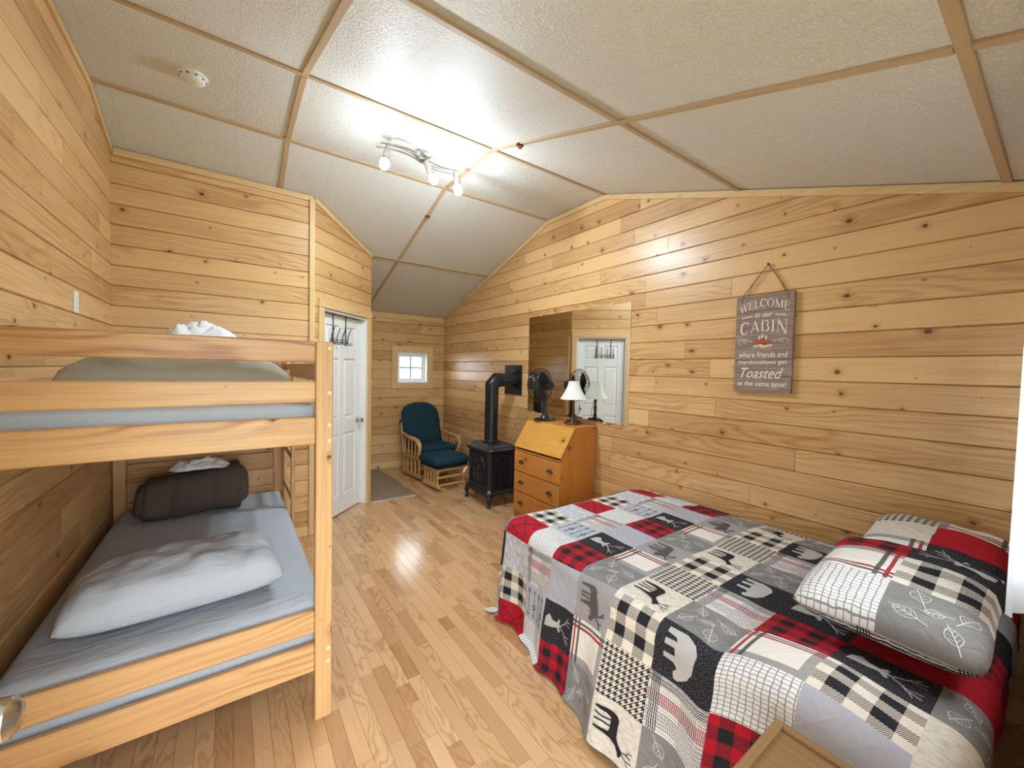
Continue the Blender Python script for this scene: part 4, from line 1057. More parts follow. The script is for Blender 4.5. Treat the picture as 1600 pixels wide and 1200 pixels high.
for r, x in ((0.170, 0.0), (0.145, -0.032), (0.145, 0.028), (0.10, -0.045), (0.10, 0.038), (0.05, -0.05)):
    cg.tube([(CX + x, r * math.cos(2 * PI * k / 40), 0.355 + r * math.sin(2 * PI * k / 40)) for k in range(40)], 0.0042 if r > 0.16 else 0.0016, 6, True)
for k in range(36):
    a = 2 * PI * k / 36; c_, s_ = math.cos(a), math.sin(a)
    cg.tube([(CX - 0.05, 0.04 * c_, 0.355 + 0.04 * s_), (CX - 0.042, 0.11 * c_, 0.355 + 0.11 * s_), (CX - 0.02, 0.16 * c_, 0.355 + 0.16 * s_), (CX, 0.17 * c_, 0.355 + 0.17 * s_), (CX + 0.02, 0.16 * c_, 0.355 + 0.16 * s_), (CX + 0.038, 0.10 * c_, 0.355 + 0.10 * s_), (CX + 0.04, 0.05 * c_, 0.355 + 0.05 * s_)], 0.0014, 4)
cg.cyl((CX - 0.052, 0, 0.355), (CX - 0.046, 0, 0.355), 0.042, n=24)
cg.make('cage', 'blackpl', fan, True)
for k in range(3):
    a0 = 2 * PI * k / 3
    def bf(u, v):
        r = 0.03 + 0.115 * u; a = a0 + (v - 0.5) * (1.5 - 0.3 * u) + 0.35 * u
        return Vector((CX + 0.03 * (v - 0.5), r * math.cos(a), 0.355 + r * math.sin(a)))
    B().grid(bf, 10, 10).make('blade', 'blackpl', fan, 'all', norm=False)
B().tube([(0.03, -0.02, 0.06), (0.07, -0.05, 0.09), (0.075, -0.06, 0.05), (0.09, -0.05, 0.008), (0.17, 0.02, 0.005)], 0.003).make('cord', 'blackpl', fan, True)

# ------------------------------------------------------------------ table lamp
lp = thing('table_lamp', 'bronze table lamp with a flared ivory shade on the desk', 'lamp', (2.66, 2.73, DTOP))
lb = B().lathe([(0.001, 0.028), (0.05, 0.026), (0.042, 0.038), (0.022, 0.05), (0.016, 0.065), (0.020, 0.075), (0.013, 0.085), (0.015, 0.12), (0.018, 0.15), (0.012, 0.165), (0.012, 0.20), (0.016, 0.215), (0.010, 0.23), (0.010, 0.27), (0.001, 0.27)], (0, 0, 0), 20)
base = lb.make('stem', 'bronze', lp, True)
ft = B()
for k in range(6):
    a = 2 * PI * k / 6; c_, s_ = math.cos(a), math.sin(a)
    ft.tube([(0.03 * c_, 0.03 * s_, 0.034), (0.055 * c_, 0.055 * s_, 0.03), (0.075 * c_, 0.075 * s_, 0.014), (0.09 * c_, 0.09 * s_, 0.006)], [0.012, 0.012, 0.010, 0.006], 8)
ft.tube([(0.07 * math.cos(2 * PI * k / 24), 0.07 * math.sin(2 * PI * k / 24), 0.012 + 0.004 * math.cos(2 * PI * k * 6 / 24)) for k in range(24)], 0.006, 6, True)
ft.make('foot', 'bronze', lp, True)
def shf(u, v):
    a = 2 * PI * u; fl = 1 + 0.012 * math.cos(a * 18)
    r = 0.050 + (0.124 - 0.050) * (v ** 1.7 * 0.75 + v * 0.25); return Vector((r * fl * math.cos(a), r * fl * math.sin(a), 0.405 - 0.165 * v))
shade = B().grid(shf, 108, 14, True).make('shade', 'shade', lp, 'all', norm=False)
for v in (0.0, 1.0): B().tube([shf(k / 36, v) for k in range(36)], 0.0028, 6, True).make('shade_trim', 'shade', shade, True)
B().cyl((0, 0, 0.27), (0, 0, 0.33), 0.014).make('socket', 'bronze', lp, True)
B().tube([(0.012, 0, 0.235), (0.05, -0.02, 0.20), (0.07, -0.02, 0.13), (0.05, 0.0, 0.08), (0.09, 0.03, 0.01), (0.13, 0.06, 0.004)], 0.0025).make('cord', 'blackpl', lp, True)

# ------------------------------------------------------------------ welcome sign
SGY, SGZ, SGW, SGH = 1.158, 1.705, 0.338, 0.628
sgn = thing('welcome_sign', 'weathered wooden welcome sign hanging on a string above the bed', 'sign', (XR - TH - 0.004, SGY, SGZ))
sgn.matrix_local = Matrix(((0, -1, 0, XR - TH - 0.003), (-1, 0, 0, SGY), (0, 0, 1, SGZ), (0, 0, 0, 1)))   # x: reader's right, y: out of the wall
sgn.matrix_local = Matrix.Translation((XR - TH - 0.003, SGY, SGZ)) @ Matrix.Rotation(-PI / 2, 4, 'Z') @ Matrix.Rotation(0.0, 4, 'Y')
# after this rotation local x = -world y (reader's right), local y = world x (into the wall)
nb = 6
for k in range(nb):
    z0 = -SGH / 2 + SGH * k / nb; B().box2((-SGW / 2, -0.026, z0 + 0.0006), (SGW / 2, -0.004, z0 + SGH / nb - 0.0006), 0.0015).make('board', 'sign', sgn)
B().box2((-SGW / 2 + 0.03, -0.004, -SGH / 2 + 0.04), (-SGW / 2 + 0.06, 0.0, SGH / 2 - 0.04), 0).box2((SGW / 2 - 0.06, -0.004, -SGH / 2 + 0.04), (SGW / 2 - 0.03, 0.0, SGH / 2 - 0.04), 0).make('batten', 'sign', sgn)
apex = (0.01, -0.012, 0.505)
for sx in (-1, 1):
    B().tube([(sx * 0.135, -0.028, 0.275), (sx * 0.128, -0.026, 0.32), apex], 0.0026, 6).tube([(sx * 0.115, -0.006, 0.31), (sx * 0.07, -0.008, 0.41), apex], 0.0022, 6).make('string', 'string', sgn, True)
B().cyl((0.01, 0.0, 0.505), (0.01, -0.02, 0.508), 0.004, 0.006, 10).make('nail', 'black', sgn, True)
INKY = -0.0268
def strokes(name, segs, mat, parent):
    """segs: list of (points, width) in sign x,z -> thin raised paint"""
    bm = bmesh.new()
    for pts_, w_ in segs:
        ws = w_ if isinstance(w_, (list, tuple)) else [w_] * len(pts_); pr = None; N = len(pts_)
        for i, p in enumerate(pts_):
            a, b = pts_[max(0, i - 1)], pts_[min(N - 1, i + 1)]; dx, dz = b[0] - a[0], b[1] - a[1]; l = math.hypot(dx, dz) or 1; h = ws[i] / 2
            u = bm.verts.new((p[0] - dz / l * h, INKY, p[1] + dx / l * h)); v = bm.verts.new((p[0] + dz / l * h, INKY, p[1] - dx / l * h))
            if pr: bm.faces.new((pr[0], pr[1], v, u))
            pr = (u, v)
    me = bpy.data.meshes.new(name); bm.to_mesh(me); bm.free(); return put(name, me, mat, parent)
def arc(cx, cy, rx, ry, a0, a1, n=14): return [(cx + rx * math.cos(math.radians(a0 + (a1 - a0) * k / n)), cy + ry * math.sin(math.radians(a0 + (a1 - a0) * k / n))) for k in range(n + 1)]
# serif capitals in a unit box (width, strokes); T thick, t thin
T_, t_ = 0.15, 0.06
SER = lambda x, y, w=0.2: ([(x - w / 2, y), (x + w / 2, y)], 0.05)
GLY = {
 'W': (1.15, [([(.08, 1), (.34, 0)], T_), ([(.34, 0), (.57, .95)], t_), ([(.57, .95), (.82, 0)], T_), ([(.82, 0), (1.07, 1)], t_), SER(.08, 1), SER(1.05, 1), SER(.57, .97, .16)]),
 'E': (.72, [([(.16, 0), (.16, 1)], T_), ([(.06, .975), (.64, .975)], t_), ([(.06, .025), (.66, .025)], t_), ([(.16, .51), (.52, .51)], t_), ([(.64, 1), (.64, .80)], t_), ([(.66, 0), (.66, .22)], t_), ([(.51, .60), (.51, .42)], t_)]),
 'L': (.68, [([(.16, 0), (.16, 1)], T_), SER(.16, .975), ([(.06, .025), (.62, .025)], t_), ([(.62, 0), (.62, .24)], t_)]),
 'C': (.86, [(arc(.46, .5, .36, .47, 38, 322, 20), [.05] + [.09] * 5 + [T_] * 9 + [.09] * 5 + [.05]), ([(.76, .98), (.76, .74)], t_)]),
 'O': (.98, [(arc(.48, .5, .39, .47, 0, 360, 28), [T_ if (k % 14) in (0, 1, 2, 12, 13) else .085 if (k % 14) in (3, 4, 10, 11) else t_ for k in range(29)])]),
 'M': (1.1, [([(.16, 0), (.16, 1)], t_), ([(.16, 1), (.55, .05)], T_), ([(.55, .05), (.94, 1)], t_), ([(.94, 1), (.94, 0)], T_), SER(.14, .975), SER(.96, .975), SER(.16, .025), SER(.94, .025, .24)]),
 'A': (.92, [([(.14, 0), (.46, 1)], t_), ([(.46, 1), (.80, 0)], T_), ([(.25, .34), (.68, .34)], t_), SER(.14, .025, .22), SER(.80, .025, .24)]),
 'B': (.82, [([(.18, 0), (.18, 1)], T_), ([(.08, .975), (.44, .975)] + arc(.44, .755, .24, .22, 90, -90, 10) + [(.18, .535)], [t_, t_] + [.10] * 10 + [t_, t_]), ([(.18, .535), (.46, .535)] + arc(.46, .28, .28, .255, 90, -90, 10) + [(.08, .025)], [t_, t_] + [.11] * 10 + [t_, t_])]),
 'I': (.44, [([(.22, 0), (.22, 1)], T_), SER(.22, .975, .3), SER(.22, .025, .3)]),
 'N': (1.0, [([(.16, 0), (.16, 1)], t_), ([(.16, 1), (.84, .0)], T_), ([(.84, 0), (.84, 1)], t_), SER(.14, .975), SER(.84, .975), SER(.16, .025)]),
}
def serif_text(txt, x0, x1, z0, h, bow, mat='ink_white', sp=0.06, hs=0.0):
    tw = sum(GLY[c][0] for c in txt) + sp * (len(txt) - 1); sx = (x1 - x0) / tw; cur = 0; segs = []
    for c in txt:
        w_, ss_ = GLY[c]
        for pts_, wd_ in ss_:
            # densify so the arch bends
            out, ow = [], []; wl_ = wd_ if isinstance(wd_, (list, tuple)) else [wd_] * len(pts_)
            for i, p in enumerate(pts_):
                X = x0 + (cur + p[0]) * sx; u = (X - (x0 + x1) / 2) / ((x1 - x0) / 2); hh = h * (1 + hs * u * u); Z_ = z0 + bow * (1 - u * u) + p[1] * hh
                out.append((X, Z_)); ow.append(wl_[i] * (sx + h) / 2)
            segs.append((out, ow))
        cur += w_ + sp
    return segs
strokes('lettering_welcome', serif_text('WELCOME', -0.145, 0.145, 0.196, 0.052, 0.038), 'ink_white', sgn)
strokes('lettering_cabin', serif_text('CABIN', -0.14, 0.14, 0.052, 0.070, 0.026, hs=0.3), 'ink_white', sgn)
def font_text(name, txt, cx, cz, width, height, shear, mat, parent, bold=0.0):
    cd = bpy.data.curves.new(name, 'FONT'); cd.body = txt; cd.align_x = 'CENTER'; cd.shear = shear; cd.resolution_u = 3; cd.offset = bold
    tmp = bpy.data.objects.new(name, cd); COL.objects.link(tmp); bpy.context.view_layer.update()
    me = bpy.data.meshes.new_from_object(tmp.evaluated_get(bpy.context.evaluated_depsgraph_get())); bpy.data.objects.remove(tmp); bpy.data.curves.remove(cd)
    xs_ = [v.co.x for v in me.vertices]; zs_ = [v.co.y for v in me.vertices]; kx = width / (max(xs_) - min(xs_)); kz = height / (max(zs_) - min(zs_)); mx_, mz_ = (max(xs_) + min(xs_)) / 2, (max(zs_) + min(zs_)) / 2
    for v in me.vertices: v.co = Vector((cx + (v.co.x - mx_) * kx, INKY, cz + (v.co.y - mz_) * kz))
    me.name = name; me.materials.clear(); return put(name, me, mat, parent)
font_text('lettering_to_our', 'to our', 0.0, 0.185, 0.105, 0.030, 0.35, 'ink_white', sgn, 0.012)
font_text('lettering_where', 'where friends and', 0.0, -0.070, 0.285, 0.036, 0.0, 'ink_white', sgn, 0.008)
font_text('lettering_marshmallows', 'marshmallows get', 0.0, -0.122, 0.285, 0.036, 0.0, 'ink_white', sgn, 0.008)
font_text('lettering_toasted', 'Toasted', 0.0, -0.190, 0.25, 0.066, 0.4, 'ink_white', sgn, 0.004)
font_text('lettering_same_time', 'at the same time!', 0.0, -0.258, 0.285, 0.032, 0.0, 'ink_white', sgn, 0.008)
fl = []
for sx in (-1, 1):
    fl.append(([(sx * (0.065 + 0.065 * k / 12), 0.182 + 0.004 * math.sin(k * 2.0) - sx * 0 - 0.012 * (k / 12)) for k in range(13)], [0.004 + 0.004 * (k % 2) for k in range(13)]))
    fl.append(([(sx * (0.06 + x), z) for x, z in [(0, 0.012), (0.02, 0.022), (0.045, 0.026), (0.06, 0.018), (0.055, 0.006), (0.04, 0.004), (0.035, 0.014), (0.05, 0.03), (0.075, 0.026), (0.088, 0.01), (0.08, -0.004), (0.07, 0.002)]], 0.0028))
for sg_ in fl: strokes('flourish', [sg_], 'ink_white', sgn)
strokes('campfire', [([(-0.055 + 0.11 * k / 8, 0.012 + 0.006 * math.sin(k * 2.1)) for k in range(9)], [0.006, 0.018, 0.026, 0.034, 0.040, 0.034, 0.026, 0.018, 0.006])], 'ink_red', sgn)
for sg_ in [([(-0.018, 0.026), (-0.022, 0.04), (-0.016, 0.052)], [0.012, 0.014, 0.002]), ([(0.0, 0.028), (-0.004, 0.046), (0.002, 0.062)], [0.014, 0.016, 0.002]), ([(0.018, 0.026), (0.020, 0.04), (0.014, 0.054)], [0.012, 0.014, 0.002])]: strokes('flame', [sg_], 'ink_yellow', sgn)
for sg_ in [([(-0.055, -0.018), (0.02, -0.004)], 0.011), ([(-0.015, -0.022), (0.055, -0.012)], 0.011)]: strokes('log', [sg_], 'ink_yellow', sgn)

# ------------------------------------------------------------------ stove (faces -x)
SX, SY = 2.455, 3.835
sv = thing('gas_stove', 'black cast iron stove with arched door on curved legs', 'stove', (SX, SY, 0))
def octa(hx, hy, c): return [(-hx, -hy + c), (-hx + c, -hy), (hx - c, -hy), (hx, -hy + c), (hx, hy - c), (hx - c, hy), (-hx + c, hy), (-hx, hy - c)]
def loft(rows):
    b = B(); rg = [[b.bm.verts.new((p[0], p[1], z)) for p in octa(hx, hy, c)] for (hx, hy, c, z) in rows]
    for a, d in zip(rg, rg[1:]):
        for k in range(8): b.bm.faces.new((a[k], a[(k + 1) % 8], d[(k + 1) % 8], d[k]))
    b.bm.faces.new(rg[0][::-1]); b.bm.faces.new(rg[-1]); return b
loft([(0.175, 0.235, 0.024, 0.155), (0.175, 0.235, 0.024, 0.60)]).make('body', 'iron', sv)
loft([(0.180, 0.240, 0.024, 0.125), (0.205, 0.265, 0.028, 0.135), (0.205, 0.265, 0.028, 0.15), (0.190, 0.25, 0.024, 0.165), (0.178, 0.238, 0.024, 0.185)]).make('skirt', 'iron', sv)
loft([(0.180, 0.240, 0.024, 0.585), (0.20, 0.26, 0.028, 0.605), (0.205, 0.265, 0.028, 0.62), (0.195, 0.255, 0.028, 0.632), (0.165, 0.225, 0.024, 0.65), (0.150, 0.205, 0.024, 0.668), (0.13, 0.18, 0.024, 0.672)]).make('top_plate', 'iron', sv)
for sx in (-1, 1):
    for sy in (-1, 1):
        x, y = sx * 0.165, sy * 0.225
        B().tube([(x - sx * 0.03, y - sy * 0.03, 0.15), (x, y, 0.125), (x + sx * 0.02, y + sy * 0.02, 0.085), (x + sx * 0.01, y + sy * 0.01, 0.04), (x + sx * 0.018, y + sy * 0.018, 0.012), (x + sx * 0.022, y + sy * 0.022, 0.0)], [0.04, 0.038, 0.026, 0.017, 0.020, 0.022], 10).make('leg', 'iron', sv, True)
def archpts(w_, z0, z1, n=14): return [(-w_, z0), (w_, z0)] + [(w_ * math.cos(PI * k / n), z1 + w_ * math.sin(PI * k / n)) for k in range(n + 1)]
fx = -0.175
dr = B().prism(archpts(0.155, 0.215, 0.40), 'X', fx - 0.012, fx + 0.01, 0.003).make('door', 'iron', sv)
B().prism(archpts(0.105, 0.25, 0.395), 'X', fx - 0.0145, fx - 0.011).make('glass', 'sglass', dr)
fr = B(); ap = archpts(0.150, 0.22, 0.40, 20); fr.tube([(fx - 0.016, p[0], p[1]) for p in ap], 0.009, 8, True)
ap = archpts(0.112, 0.245, 0.395, 20); fr.tube([(fx - 0.018, p[0], p[1]) for p in ap], 0.005, 6, True)
fr.make('door_frame', 'iron', dr, True)
gr = B()
for y in (-0.035, 0.035): gr.tube([(fx - 0.019, y, 0.25), (fx - 0.019, y, 0.40)], 0.004, 6)
gr.tube([(fx - 0.019, -0.11, 0.40), (fx - 0.019, 0.11, 0.40)], 0.004, 6)
for k in range(1, 8):
    a = PI * k / 8; gr.tube([(fx - 0.019, 0.045 * math.cos(a), 0.40 + 0.045 * math.sin(a)), (fx - 0.019, 0.108 * math.cos(a), 0.397 + 0.108 * math.sin(a))], 0.004, 6)
gr.tube([(fx - 0.019, 0.045 * math.cos(PI * k / 12), 0.40 + 0.045 * math.sin(PI * k / 12)) for k in range(13)], 0.004, 6)
gr.make('door_grille', 'iron', dr, True)
for sy in (-1, 1):
    yb = sy * 0.235; pts_ = [(-0.085, 0.22), (0.105, 0.22), (0.105, 0.55), (-0.045, 0.55), (-0.075, 0.525), (-0.085, 0.49)]
    pn = B().prism(pts_, 'Y', yb, yb + sy * 0.006, 0.002).make('side_panel', 'iron', sv)
    B().tube([(p[0], yb + sy * 0.007, p[1]) for p in pts_], 0.006, 6, True).make('side_moulding', 'iron', pn, True)
B().prism([(-0.12, 0.135), (0.12, 0.135), (0.10, 0.11), (0.05, 0.115), (0.0, 0.09), (-0.05, 0.115), (-0.10, 0.11)], 'X', -0.195, -0.18, 0.002).make('apron', 'iron', sv)
hd_ = B().tube([(fx - 0.01, 0.16, 0.36), (fx - 0.04, 0.19, 0.365)], 0.006, 8).make('door_handle', 'steel', sv, True)
B().tube([(fx - 0.04, 0.185, 0.372), (fx - 0.055, 0.20, 0.345), (fx - 0.065, 0.212, 0.315), (fx - 0.07, 0.218, 0.298)], [0.008, 0.013, 0.014, 0.009], 10).make('grip', 'cream', hd_, True)
B().tube([(0.05, -0.15, 0.10), (0.07, -0.21, 0.05), (0.02, -0.26, 0.012), (-0.02, -0.29, 0.006), (0.08, -0.30, 0.005)], 0.004, 6).make('supply_hose', 'steel', sv, True)
# flue pipe
fp = thing('flue_pipe', 'black flue pipe bending from the stove into the gable wall', 'stove pipe', (SX, SY + 0.02, 0.672))
PR = 0.077; ZE = 1.385 - 0.672
B().cyl((0, 0, 0), (0, 0, ZE - 0.10), PR, n=32).make('vertical_pipe', 'pipe', fp, True)
B().lathe([(PR + 0.03, 0), (PR + 0.03, 0.01), (PR + 0.008, 0.022), (PR + 0.004, 0.03)], (0, 0, 0), 32).make('collar', 'pipe', fp, True)
el = B()
k0 = 0.07
cpts = [(0, 0, ZE - 0.10), (0, 0, ZE - 0.062), (0.062, 0, ZE), (0.10, 0, ZE)]
def ring(b, c, nrm, r, n=32):
    nrm = Vector(nrm).normalized(); yv = Vector((0, 1, 0)); xv = yv.cross(nrm).normalized(); return [b.bm.verts.new(Vector(c) + xv * r * math.cos(2 * PI * k / n) / 1.0 + yv * r * math.sin(2 * PI * k / n)) for k in range(n)]
def mitre(b, c, ax, r, st_, n=32):
    ax = Vector(ax).normalized(); yv = Vector((0, 1, 0)); xv = yv.cross(ax).normalized(); return [b.bm.verts.new(Vector(c) + xv * r * st_ * math.cos(2 * PI * k / n) + yv * r * math.sin(2 * PI * k / n)) for k in range(n)]
s22 = 1 / math.cos(PI / 8)
rg = [mitre(el, cpts[0], (0, 0, 1), PR + 0.002, 1), mitre(el, cpts[1], (math.sin(PI / 8), 0, math.cos(PI / 8)), PR + 0.002, s22), mitre(el, cpts[2], (math.cos(PI / 8), 0, math.sin(PI / 8)), PR + 0.002, s22), mitre(el, cpts[3], (1, 0, 0), PR + 0.002, 1)]
for a, b_ in zip(rg, rg[1:]):
    for k in range(32): el.bm.faces.new((a[k], a[(k + 1) % 32], b_[(k + 1) % 32], b_[k]))
el.make('elbow', 'pipe', fp, True)
XW = XR - TH - SX
B().cyl((0.09, 0, ZE), (XW - 0.012, 0, ZE), PR, n=32).make('horizontal_pipe', 'pipe', fp, True)
for z in (0.40, ZE - 0.10): B().tube([((PR + 0.001) * math.cos(2 * PI * k / 32), (PR + 0.001) * math.sin(2 * PI * k / 32), z) for k in range(32)], 0.0025, 6, True).make('seam', 'pipe', fp, True)
for x in (0.11, XW - 0.09, XW - 0.06, XW - 0.03): B().tube([(x, (PR + 0.003) * math.cos(2 * PI * k / 32), ZE + (PR + 0.003) * math.sin(2 * PI * k / 32)) for k in range(32)], 0.004, 6, True).make('seam', 'pipe', fp, True)
B().box2((XW - 0.012, -0.175 + 0.08, ZE - 0.178), (XW, 0.175 + 0.08, ZE + 0.178), 0.002).make('wall_plate', 'pipe', fp)
B().lathe([(PR + 0.03, 0.0), (PR + 0.028, 0.02), (PR + 0.005, 0.03)], (XW - 0.012, 0, ZE), 32, Matrix.Rotation(-PI / 2, 4, 'Y')).make('wall_collar', 'pipe', fp, True)

# ------------------------------------------------------------------ glider chair and ottoman (front towards -y)
def cushion(L, W, H, seed, ex=4.0, n=36):
    t = bmesh.new(); bmesh.ops.create_cube(t, size=2.0); bmesh.ops.subdivide_edges(t, edges=t.edges[:], cuts=20, use_grid_fill=True)
    hx, hy, hz = L / 2, W / 2, H / 2; r = min(hz * 0.95, 0.05); rc = 0.06
    for v in t.verts:
        c = v.co; p = Vector((c.x * hx, c.y * hy, c.z * hz))
        q = Vector((max(-hx + r, min(hx - r, p.x)), max(-hy + r, min(hy - r, p.y)), max(-hz + r, min(hz - r, p.z)))); d = p - q
        if d.length > 1e-6: p = q + d.normalized() * min(r, d.length)
        p.z *= 1 + 0.22 * (1 - c.x ** 2) * (1 - c.y ** 2)
        v.co = p
    return t
def glider_side(root, x, w_, y0, y1, zlow, zhigh, matp='oak', nsl=5):
    """base side: low runner, slats, upper rail"""
    s = B().box2((x - 0.017, y0, zlow), (x + 0.017, y1, zlow + 0.055), 0.012, 2).make('base_runner', 'oakY', root)
    B().box2((x - 0.016, y0 + 0.01, zhigh - 0.045), (x + 0.016, y1 - 0.01, zhigh), 0.006).make('upper_rail', 'oakY', root)
    for k in range(nsl):
        y = y0 + 0.05 + (y1 - y0 - 0.10) * k / (nsl - 1); ww = 0.016 if 0 < k < nsl - 1 else 0.024
        B().box2((x - 0.010, y - ww / 2 - 0.006, zlow + 0.05), (x + 0.010, y + ww / 2 + 0.006, zhigh - 0.04), 0.003).make('slat', 'oakZ', root)
ch = thing('glider_chair', 'wooden glider rocking chair with dark teal cushions in the corner', 'chair', (2.31, 5.24, 0), 0.12)
ch.scale = (1.05, 1.05, 0.9)
for sx in (-1, 1):
    x = sx * 0.275
    glider_side(ch, x, 0, -0.26, 0.24, 0.035, 0.345)
    B().box2((x * 0.78 - 0.016, -0.30, 0.0), (x * 0.78 + 0.016, -0.18, 0.045), 0.012, 2).make('foot', 'oakY', ch)
    B().box2((x * 0.78 - 0.016, 0.16, 0.0), (x * 0.78 + 0.016, 0.27, 0.045), 0.012, 2).make('foot', 'oakY', ch)
    # arm: curved top rail down to the front
    arm = [(x * 1.06, 0.22, 0.66), (x * 1.08, 0.12, 0.635), (x * 1.1, 0.0, 0.615), (x * 1.1, -0.12, 0.61), (x * 1.1, -0.20, 0.60), (x * 1.1, -0.25, 0.565), (x * 1.1, -0.27, 0.51), (x * 1.09, -0.255, 0.44), (x * 1.06, -0.24, 0.36)]
    t = B()
    for i_ in range(1): t.tube(arm, [0.018, 0.024, 0.028, 0.030, 0.030, 0.029, 0.028, 0.025, 0.020], 8)
    t.make('arm', 'oakY', ch, True)
    for y in (-0.14, -0.05, 0.04, 0.13): B().box2((x * 1.06 - 0.008, y - 0.011, 0.36), (x * 1.06 + 0.008, y + 0.011, 0.61), 0.003).make('arm_slat', 'oakZ', ch)
    B().tube([(x * 0.98, 0.20, 0.34), (x * 0.98, 0.26, 0.60), (x * 0.92, 0.33, 0.86), (x * 0.72, 0.36, 0.99)], 0.019, 8).make('back_post', 'oakZ', ch, True)
B().box2((-0.29, -0.25, 0.33), (0.29, -0.21, 0.385), 0.006).make('seat_front', 'oakX', ch)
B().box2((-0.29, 0.19, 0.33), (0.29, 0.23, 0.385), 0.006).make('seat_back_rail', 'oakX', ch)
for y in (-0.22, 0.2):
    for z in (0.05, 0.16): B().box2((-0.275, y - 0.012, z), (0.275, y + 0.012, z + 0.03), 0.004).make('stretcher', 'oakX', ch)
B().tube([(0.2 * math.cos(PI * k / 12), 0.365, 0.98 + 0.09 * math.sin(PI * k / 12)) for k in range(13)], 0.019, 8).make('crest_rail', 'oakX', ch, True)
cb = B(); cb._merge(cushion(0.50, 0.52, 0.11, 1), Matrix.Translation((0, -0.03, 0.445))); cb.make('seat_cushion', 'teal', ch, 'all')
# back cushion: rounded top
t = bmesh.new(); bmesh.ops.create_cube(t, size=2.0); bmesh.ops.subdivide_edges(t, edges=t.edges[:], cuts=24, use_grid_fill=True)
for v in t.verts:
    c = v.co.copy(); z = (c.z + 1) / 2 * 0.66
    zz = z; hw = 0.28
    if z > 0.42: hw = 0.28 * math.sqrt(max(0.0, 1 - ((z - 0.42) / 0.245) ** 2.6)) + 0.004
    e = max(0.0, 1 - abs(c.x) ** 4) * max(0.0, 1 - abs(c.z) ** 8)
    th = 0.045 * (0.25 + 0.75 * e ** 0.5); x = c.x * hw
    rib = 0.010 * math.exp(-((abs(x) - 0.10 - 0.25 * max(0, z - 0.30)) / 0.012) ** 2) if c.y < 0 else 0
    v.co = Vector((x, c.y * th + rib, z))
m = Matrix.Translation((0, 0.145, 0.475)) @ Matrix.Rotation(-0.27, 4, 'X')
bc = B(); bc._merge(t, m); bc.make('back_cushion', 'teal', ch, 'all')
for sx in (-1, 1):
    B().tube([(sx * 0.235, 0.27, 0.83), (sx * 0.275, 0.285, 0.835), (sx * 0.31, 0.27, 0.80), (sx * 0.32, 0.26, 0.755)], [0.006, 0.010, 0.006, 0.004], 6).tube([(sx * 0.26, 0.285, 0.835), (sx * 0.30, 0.26, 0.845), (sx * 0.325, 0.25, 0.815)], 0.005, 6).make('tie', 'tealdk', ch, True)
ot = thing('glider_ottoman', 'slatted wooden ottoman with a dark teal cushion beside the stove', 'ottoman', (2.225, 4.60, 0), 0.10)
for sx in (-1, 1):
    x = sx * 0.185
    glider_side(ot, x, 0, -0.20, 0.20, 0.035, 0.275, nsl=5)
    B().box2((x * 0.72 - 0.015, -0.25, 0.0), (x * 0.72 + 0.015, -0.14, 0.05), 0.012, 2).make('foot', 'oakY', ot)
    B().box2((x * 0.72 - 0.015, 0.14, 0.0), (x * 0.72 + 0.015, 0.25, 0.05), 0.012, 2).make('foot', 'oakY', ot)
for y in (-0.17, 0.17):
    for z in (0.06, 0.155, 0.245): B().box2((-0.185, y - 0.011, z), (0.185, y + 0.011, z + 0.024), 0.004).make('stretcher', 'oakX', ot)
B().box2((-0.225, -0.20, 0.285), (0.225, 0.20, 0.315), 0.006).make('tray', 'tealdk', ot)
cb = B(); cb._merge(cushion(0.50, 0.46, 0.11, 5), Matrix.Translation((0, 0, 0.365))); cb.make('cushion', 'teal', ot, 'all')

# ------------------------------------------------------------------ small fittings
vm = thing('vinyl_floor_sheet', 'brown vinyl sheet on the floor of the nook with a pale metal edge', 'mat', (0, 0, 0))
B().box2((1.29, 4.44, 0.001), (1.77, YB - TH - 0.014, 0.006), 0.001).make('sheet', 'matt', vm)
B().box2((1.25 + 0.04, 4.415, 0.001), (1.785, 4.44, 0.009), 0.002).make('edge_strip', 'alu', vm)
B().box2((1.77, 4.44, 0.001), (1.785, YB - TH - 0.014, 0.008), 0.002).make('edge_strip', 'matt', vm)
sw = thing('light_switch', 'white light switch plate on the wall above the bunk', 'light switch', (XL + TH, 3.062, 1.812))
B().box2((0, -0.036, -0.058), (0.005, 0.036, 0.058), 0.002).make('plate', 'plastic', sw)
B().box2((0.005, -0.017, -0.033), (0.009, 0.017, 0.033), 0.002).make('rocker', 'plastic', sw)
otl = thing('wall_outlet', 'white wall outlet between the glider chair and the stove', 'outlet', (XR - TH, 5.309, 0.456))
B().box2((-0.005, -0.036, -0.058), (0, 0.036, 0.058), 0.002).make('plate', 'plastic', otl)
for z in (-0.02, 0.02): B().box2((-0.007, -0.016, z - 0.014), (-0.004, 0.016, z + 0.014), 0.003).make('socket', 'plastic', otl)
af = thing('air_freshener', 'small white and lilac plug in air freshener in the outlet', 'air freshener', (XR - TH - 0.007, 5.309, 0.47))
B().lathe([(0.001, -0.04), (0.022, -0.035), (0.026, 0.0), (0.022, 0.012), (0.001, 0.012)], (-0.028, 0, 0), 18).make('body', 'plastic', af, True)
B().lathe([(0.001, 0.012), (0.022, 0.012), (0.02, 0.035), (0.012, 0.045), (0.001, 0.046)], (-0.028, 0, 0), 18).make('cap', 'lilac', af, True)
sd = thing('smoke_detector', 'round white smoke detector on the flat ceiling strip', 'smoke detector', (-0.17, 2.96, ZFLAT))
B().lathe([(0.001, -0.036), (0.045, -0.035), (0.058, -0.026), (0.062, -0.014), (0.070, -0.012), (0.072, 0), (0.001, 0)], (0, 0, 0), 36).make('housing', 'plastic', sd, True)
